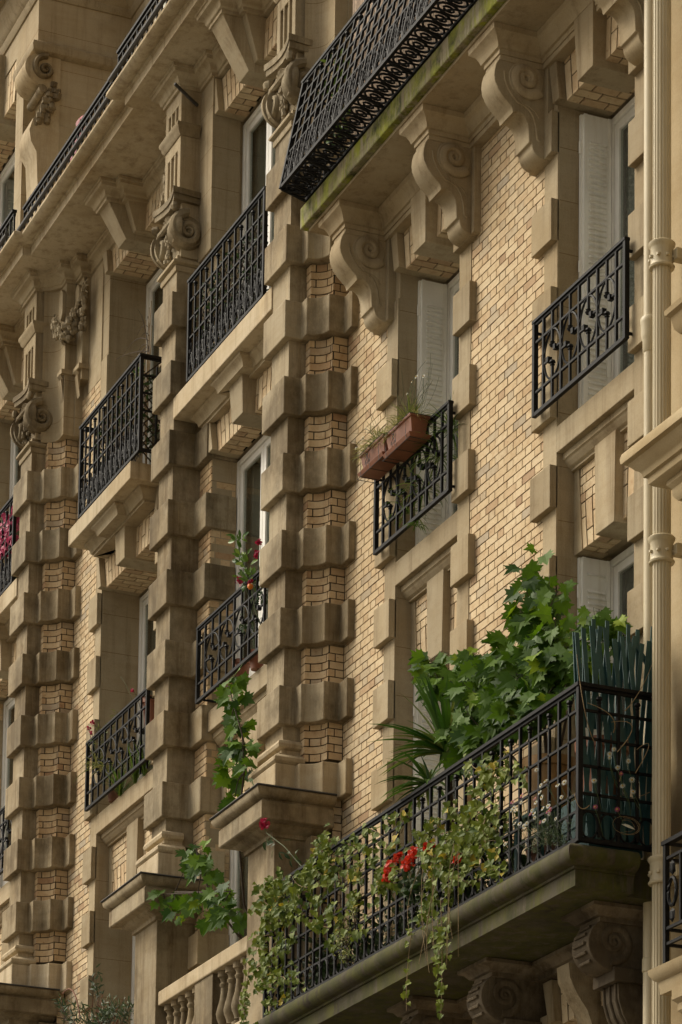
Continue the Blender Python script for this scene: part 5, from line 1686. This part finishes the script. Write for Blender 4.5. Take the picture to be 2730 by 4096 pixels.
# ------------------------------------------------------------------ window boxes of the middle window
def window_box(label, x0, x1, yf, yb, zb, zt, tilt, group):
    t = thing('window_box', label, 'planter', ((x0 + x1) / 2, (yf + yb) / 2, zb), group)
    b = MB()
    def ring(i, z): return [(x0 + i, yf + i, z), (x1 - i, yf + i, z), (x1 - i, yb - i, z), (x0 + i, yb - i, z)]
    rings = [ring(.030, zb + .02), ring(.008, zt - .03), ring(-.004, zt - .028), ring(-.004, zt), ring(.012, zt), ring(.016, zt - .03), ring(.03, zt - .032)]
    vs = [p_ for r_ in rings for p_ in r_]
    fs = [(0, 1, 2, 3), tuple(range(len(vs) - 4, len(vs)))] + [(i * 4 + k, i * 4 + (k + 1) % 4, i * 4 + 4 + (k + 1) % 4, i * 4 + 4 + k) for i in range(len(rings) - 1) for k in range(4)]
    b.quadset(vs, fs)
    add(b, 'box', 'terra', t, bevel=.004)
    s_ = MB()
    rings = [ring(.0, zb - .012), ring(-.018, zb + .022), ring(-.012, zb + .022), ring(.02, zb + .004)]
    vs = [p_ for r_ in rings for p_ in r_]
    s_.quadset(vs, [(3, 2, 1, 0), (12, 13, 14, 15)] + [(i * 4 + k, i * 4 + (k + 1) % 4, i * 4 + 4 + (k + 1) % 4, i * 4 + 4 + k) for i in range(3) for k in range(4)])
    add(s_, 'saucer', 'terra', t, bevel=.003)
    so = MB(); so.box(x0 + .02, x1 - .02, yf + .02, yb - .02, zt - .04, zt - .022); add(so, 'soil', 'soil', t)
    h = MB(); e = .014
    for z, g_ in ((zt - .01, e), (zb - .03, e)):
        h.tube([(x0 - g_, yb, z), (x0 - g_, yf - g_, z), (x1 + g_, yf - g_, z), (x1 + g_, yb, z)], .0035, 5)
    for x in (x0 + .06, (x0 + x1) / 2, x1 - .06):
        h.tube([(x, yb + .06, zt - .01), (x, yf - e, zt - .01), (x, yf - e - .002, zb + .05), (x, yf - e, zb - .03), (x, yb, zb - .03)], .003, 5)
    xc = (x0 + x1) / 2 - .05
    for sg in (-1, 1):
        h.tube([(xc + sg * (.012 + .03 * math.sin(a_ * .9)), yf - e - .004, zb + .03 + .014 * a_) for a_ in range(9)], .0025, 4)
        h.tube([(xc + sg * (.03 + .018 * math.cos(R(a_))), yf - e - .004, zb + .04 + .018 * math.sin(R(a_))) for a_ in range(0, 300, 30)], .0025, 4)
    wr = adopt(h.build('wire_holder', M['wire']), t)
    return t
wbg = 'terracotta window boxes hung on the middle window railing'
window_box('terracotta window box nearer the camera, hanging lower in its wire holder', -23.94, -23.40, -.335, -.150, 11.245, 11.445, 0, wbg)
window_box('terracotta window box further left with a grass tuft spilling over its end', -24.50, -23.98, -.335, -.150, 11.29, 11.485, 0, wbg)
def spider(label, c, n=50, L=.28, w=.013, extra=(), flowers=(), mat='spider'):
    t = thing('spider_plant', label, 'plant', c)
    b = MB(); blades(b, c, n, L, w, up=.8, droop=1.3, spread=1.3)
    for (cc, nn, LL) in extra: blades(b, cc, nn, LL, w, up=.5, droop=1.8, spread=1.4)
    add(b, 'leaves', mat, t, fix=False)
    if flowers:
        s_, f_, c_ = MB(), MB(), MB()
        for (p_, r_) in flowers:
            s_.tube(curve(Vector(c) + rv(.03), p_, rv(.05), 7), .0016, 4)
            flower(f_, c_, p_, r_)
            for q in range(4):
                e_ = Vector(p_) + rv(.10); s_.tube(curve(Vector(c) + rv(.05), e_, rv(.06), 6), .0012, 4)
        add(s_, 'stems', 'greentwig', t); add(f_, 'flowers', 'daisy', t, fix=False); add(c_, 'flower_centres', 'yellow', t)
    return t
spider('dry grassy tuft with thin daisy stems growing in the nearer window box', (-23.62, -.24, 11.43), 170, .28, .010, extra=(((-23.82, -.26, 11.43), 60, .22), ((-23.47, -.24, 11.43), 40, .2)),
       flowers=[((-23.45, -.26, 11.80), .022), ((-23.30, -.26, 11.74), .022), ((-23.52, -.27, 11.78), .014), ((-23.60, -.28, 11.70), .012), ((-23.15, -.25, 11.62), .010), ((-23.25, -.26, 11.86), .010)])
spider('pale grassy tuft spilling over the end of the further window box', (-24.25, -.25, 11.47), 150, .27, .010, extra=(((-24.46, -.28, 11.46), 60, .22), ((-24.08, -.27, 11.46), 40, .22)),
       flowers=[((-24.52, -.30, 11.66), .020), ((-24.45, -.30, 11.72), .014), ((-24.62, -.32, 11.60), .016), ((-24.25, -.3, 11.82), .013)])
spider('spider plants hanging inside the middle window railing', (-23.22, -.02, 11.25), 40, .34, .014, extra=(((-23.45, -.03, 11.1), 50, .36), ((-23.8, -.02, 10.95), 40, .34), ((-24.1, -.02, 10.85), 30, .3), ((-23.75, -.10, 10.60), 20, .14)), mat='citrus')

# ------------------------------------------------------------------ plants at the pavilion and middle-bay windows
ct = thing('citrus', 'small orange tree with glossy leaves and one orange fruit behind the pavilion window railing', 'plant', (-27.3, -.23, 10.60))
l_, s_, o_ = MB(), MB(), MB()
s_.tube([(-27.3, -.23, 10.60), (-27.35, -.25, 11.2), (-27.5, -.3, 11.6), (-27.65, -.32, 11.9)], .009, 6, .004)
foliage(l_, s_, (-27.42, -.28, 11.4), [(-27.64, -.32, 11.88, .07, .05, .10, 16), (-27.45, -.32, 11.62, .12, .06, .10, 22), (-27.30, -.32, 11.42, .14, .06, .10, 26), (-27.15, -.32, 11.26, .2, .06, .08, 24)], .085, OVAL, stem_r=.004, tipdir=(0, -.2, .3))
o_.ball((-27.10, -.36, 11.17), .030, 10)
add(l_, 'leaves', 'citrus', ct, fix=False); add(s_, 'trunk', 'greentwig', ct); add(o_, 'fruit', 'orange', ct, smooth=True)
pot('plant_pot', 'terracotta pot of the small orange tree behind the pavilion railing', 'pot', (-27.3, -.20, 10.424), .085, .18, 'terra', )
pot('plant_pot', 'terracotta pot of red roses near the pavilion pilaster', 'pot', (-27.0, -.20, 10.424), .085, .20, 'terra')
pot('plant_pot', 'leftmost terracotta pot behind the pavilion window railing', 'pot', (-27.72, -.20, 10.424), .09, .22, 'terra')
rr = thing('rose', 'red roses showing over the pavilion window railing', 'flower', (-27.0, -.22, 10.60))
l_, s_, f_ = MB(), MB(), MB()
for (x, z, r) in ((-27.36, 11.32, .040), (-26.94, 11.43, .032), (-26.88, 11.54, .018), (-27.1, 11.2, .02)):
    bloom(f_, (x, -.36, z), r, 26, .026); s_.tube(curve((-27.0, -.22, 10.62), (x, -.35, z), rv(.04)), .004, 4)
foliage(l_, s_, (-27.0, -.24, 10.9), [(-27.0, -.28, 11.1, .16, .05, .12, 40), (-27.5, -.26, 10.95, .25, .04, .12, 40)], .045, OVAL, stem_r=.003)
add(l_, 'leaves', 'dark_leaf', rr, fix=False); add(s_, 'stems', 'greentwig', rr); add(f_, 'flowers', 'crimson', rr, fix=False)
# bay 3 window
spider('spider plant drooping through the left bars of the window railing between the pavilions', (-32.60, -.07, 11.0), 46, .34, .014, extra=(((-32.3, -.05, 10.9), 30, .3),), mat='spider')
gt3 = thing('grasses', 'tall green and yellow grasses crowded at the foot of the railing between the pavilions', 'plants', (-31.6, .02, 10.50))
b = MB(); blades(b, (-31.4, -.02, 10.50), 70, .42, .018, up=1.4, droop=.5, spread=.7); blades(b, (-31.9, -.02, 10.50), 70, .36, .016, up=1.4, droop=.6, spread=.8); blades(b, (-31.1, -.02, 10.50), 40, .40, .018, up=1.4, droop=.5, spread=.6)
add(b, 'leaves', 'citrus', gt3, fix=False)
sg3 = thing('succulent', 'straggly plant with small red flowers at the left end of the same railing', 'plant', (-32.45, -.02, 10.50))
l_, s_, f_ = MB(), MB(), MB()
foliage(l_, s_, (-32.45, -.02, 10.7), [(-32.55, -.08, 11.42, .22, .05, .12, 60), (-32.2, -.06, 11.45, .25, .05, .06, 30)], .05, SLIM, stem_r=.004, tipdir=(0, -.1, .4), jit=.9)
for (x, z) in ((-32.76, 11.50), (-32.60, 11.52), (-32.66, 11.42), (-31.24, 11.47)): bloom(f_, (x, -.12, z), .022, 14, .024); s_.tube(curve((x + .1, -.05, z - .35), (x, -.11, z), rv(.03)), .003, 4)
s_.tube(curve((-31.3, -.05, 11.2), (-31.75, -.1, 11.8), (.02, 0, .05)), .003, 4, .0015)
add(l_, 'leaves', 'spider', sg3, fix=False); add(s_, 'stems', 'greentwig', sg3); add(f_, 'flowers', 'crimson', sg3, fix=False)
pot('plant_pot', 'tall terracotta pot raised behind the right end of the same railing', 'pot', (-31.0, .04, 10.98), .13, .34, 'terra')
cr = thing('stand', 'dark iron stand under the tall terracotta pot by the same railing', 'stand', (-31.0, .04, 10.50))
s_ = MB(); s_.box(-31.13, -30.87, -.08, .16, 10.955, 10.978); add(s_, 'top', 'iron', cr)
for a in (-31.11, -30.89):
    for b_ in (-.06, .14):
        s_ = MB(); s_.box(a - .01, a + .01, b_ - .01, b_ + .01, 10.50, 10.954); add(s_, 'leg', 'iron', cr)
pot('plant_pot', 'small pale clay pot on the sill at the left of the grasses', 'pot', (-32.2, -.0, 10.50), .07, .13, 'terra_d')

# leaf screens behind the balcony railings
def hedge(label, x0, x1, y, z0, z1, n, yret=None):
    t = thing('leaf_screen', label, 'screen', ((x0 + x1) / 2, y, z0))
    s_, l_ = MB(), MB()
    k = 0.0
    while k < (x1 - x0) + (z1 - z0):
        for sg in (1, -1):
            a = (x0 + k, z0) if sg > 0 else (x0 + k, z1)
            pts = []
            for q in range(2):
                pts.append((x0 + k - q * (z1 - z0), z0 + q * (z1 - z0)) if sg > 0 else (x0 + k - q * (z1 - z0), z1 - q * (z1 - z0)))
            (ax, az), (bx, bz) = pts
            if bx < x0: f_ = (ax - x0) / (ax - bx); bx, bz = x0, az + (bz - az) * f_
            if ax > x1: f_ = (ax - x1) / (ax - bx) if ax != bx else 0; ax, az = x1, az + (bz - az) * f_
            if ax - bx > .02: s_.bar((ax, y + .004 * sg, az), (bx, y + .004 * sg, bz), .016, .005, (0, 1, 0))
        k += .11
    for i in range(n):
        p_ = (random.uniform(x0, x1), y - .01 + random.uniform(-.02, .02), random.uniform(z0, z1))
        leaf(l_, p_, rv(1), Vector((.2, -1, .3)) + rv(.5), random.uniform(.04, .07), OVAL, random.random() * .8)
    if yret:
        for i in range(n // 4):
            p_ = (x1 + random.uniform(-.02, .02), random.uniform(y, yret), random.uniform(z0, z1))
            leaf(l_, p_, rv(1), Vector((1, -.3, .3)) + rv(.5), random.uniform(.04, .07), OVAL, random.random() * .8)
        for i in range(9):
            z = z0 + i * .11
            for sg in (1, -1):
                s_.bar((x1, y, z), (x1, yret, z + sg * .25), .016, .005, (1, 0, 0))
    add(s_, 'lattice', 'bark', t); add(l_, 'leaves', 'dark_leaf', t, fix=False)
hedge('willow lattice with ivy leaves behind the balcony railing between the pavilions', -32.2, -30.52, -.31, 13.88, 14.82, 380, -.05)
hedge('willow lattice with green leaves behind the pavilion balcony railing', -28.6, -26.7, -.40, 13.92, 14.85, 520)
bt3 = thing('bare_branches', 'bare pale twigs and drooping brown branches above the balcony railing between the pavilions', 'plant', (-30.95, -.12, 13.85))
s_, d_ = MB(), MB()
for (dx_, dz) in ((0, 1.85), (.06, 1.9), (-.1, 1.75), (.1, 1.6)):
    d_.tube(curve((-30.95, -.12, 13.85), (-30.85 + dx_, -.16, 13.85 + dz), (-.04, 0, 0)), .013, 6, .004)
for k in range(11):
    a = Vector((-30.85, -.15, random.uniform(15.1, 15.5)))
    s_.tube(curve(a, a + Vector((random.uniform(-.9, .1), random.uniform(-.15, .05), random.uniform(-.35, .55))), (0, 0, random.uniform(.02, .14)), 7), .005, 5, .0015)
add(d_, 'stems', 'dry', bt3); add(s_, 'twigs', 'bark', bt3)
l_ = MB()
for k in range(26): leaf(l_, (-31.1 + random.uniform(-.12, .2), -.2, 15.02 + random.uniform(-.08, .10)), rv(1), Vector((.2, -1, .3)) + rv(.4), .06, OVAL, random.random())
add(l_, 'leaves', 'citrus', bt3, fix=False)

# pink flowers on the far pavilion balcony
pf = thing('azalea', 'mass of pink flowers behind the railing at the left edge', 'flowers', (-35.1, -.40, 13.86))
l_, s_, f_ = MB(), MB(), MB()
for k in range(26):
    bloom(f_, (random.uniform(-35.45, -34.85), random.uniform(-.42, -.36), random.uniform(14.42, 14.90)), .07, 26, .045)
foliage(l_, s_, (-35.1, -.38, 13.9), [(-35.1, -.36, 14.35, .35, .04, .3, 180)], .05, OVAL, stem_r=.006)
add(l_, 'leaves', 'dark_leaf', pf, fix=False); add(s_, 'stems', 'bark', pf); add(f_, 'flowers', 'pink', pf, fix=False)
# attic flowers
af = thing('amaryllis', 'red and pink trumpet flowers behind the topmost parapet railing', 'flowers', (-32.4, -.52, 17.75))
l_, s_, f_, p2 = MB(), MB(), MB(), MB()
for (x, z, m_) in ((-32.22, 18.48, f_), (-32.20, 18.38, f_), (-32.42, 18.36, f_), (-32.40, 18.28, f_), (-32.52, 18.22, p2), (-32.58, 18.12, p2), (-32.48, 18.14, p2)):
    flower(m_, None, (x, -.56, z), .09, n=6); s_.tube([(x, -.52, 17.75), (x, -.54, z)], .006, 5)
for k in range(24): leaf(l_, (random.uniform(-32.6, -32.0), -.55, random.uniform(17.8, 18.1)), (0, 0, 1), (.2, -1, .2), .12, SLIM, random.random())
add(l_, 'leaves', 'dark_leaf', af, fix=False); add(s_, 'stems', 'greentwig', af); add(f_, 'flowers', 'crimson', af, fix=False); add(p2, 'pink_flowers', 'pink', af, fix=False)
af = thing('white_flowers', 'white blossoms behind the parapet railing at the very top of the view', 'flowers', (-29.3, -.55, 17.75))
f_, s_ = MB(), MB()
for k in range(12):
    x, z = random.uniform(-29.55, -29.1), random.uniform(18.15, 18.5)
    flower(f_, None, (x, -.6, z), .05, n=6); s_.tube([(-29.3, -.55, 17.75), (x, -.6, z)], .004, 4)
add(f_, 'flowers', 'daisy', af, fix=False); add(s_, 'stems', 'greentwig', af)

# upper long balcony: bamboo screen and leafy shrub
bs = thing('bamboo_screen', 'split bamboo privacy screen behind the bellied iron railing', 'screen', (-22.8, -.56, 14.071))
s_ = MB()
x = -24.25
while x < -19.3:
    s_.box(x, x + .014, -.565 + random.uniform(-.003, .003), -.553, 14.072, 15.95 + random.uniform(-.03, .03)); x += .0165
add(s_, 'slats', 'wood', bs)
sh = thing('laurel', 'dark leafy shrub at the left end of the bellied balcony railing', 'shrub', (-24.6, -.50, 14.071))
l_, s_ = MB(), MB()
foliage(l_, s_, (-24.6, -.50, 14.1), [(-24.55, -.58, 15.1, .18, .08, .30, 60), (-24.5, -.56, 14.6, .2, .08, .3, 60)], .10, OVAL, stem_r=.008, tipdir=(0, -.2, .4))
add(l_, 'leaves', 'citrus', sh, fix=False); add(s_, 'stems', 'bark', sh)

# olive and curly willow on the terrace between the pavilions
ot = thing('olive', 'grey-green olive shrub rising over the stone parapet at the lower left', 'shrub', (-31.6, -.25, 6.62))
l_, s_ = MB(), MB()
foliage(l_, s_, (-31.5, -.30, 7.3), [(-31.45, -.42, 7.86, .40, .12, .14, 200), (-30.9, -.42, 7.78, .45, .12, .12, 200), (-32.2, -.42, 8.05, .35, .1, .10, 90), (-31.40, -.42, 8.25, .08, .05, .16, 40), (-32.8, -.42, 8.3, .25, .08, .06, 40), (-30.4, -.40, 7.72, .3, .1, .08, 90)], .075, SLIM, stem_r=.005, tipdir=(0, -.1, .6), jit=.8, petiole=.3)
add(l_, 'leaves', 'grey_leaf', ot, fix=False); add(s_, 'stems', 'bark', ot)
wt = thing('curly_willow', 'twisted reddish bare twigs tangled in the olive at the lower left', 'plant', (-31.4, -.28, 6.62))
s_ = MB()
for k in range(34):
    a = Vector((-31.4 + random.uniform(-.3, .3), -.38, 7.45)); pts = [a]; d = Vector((random.uniform(-1, 1), random.uniform(-.15, .1), random.uniform(.1, .8))).normalized()
    for q in range(10):
        d = (d + rv(.55) + Vector((0, 0, -.03))).normalized(); d.y *= .3; pts.append(pts[-1] + d * random.uniform(.05, .09))
    s_.tube(pts, .008, 5, .003)
s_.tube(curve((-31.9, -.42, 7.9), (-32.5, -.44, 8.32), (.05, 0, .16), 10), .009, 5, .006)
s_.tube([(-31.4, -.28, 6.62), (-31.4, -.36, 7.5)], .02, 6)
add(s_, 'twigs', 'redtwig', wt)
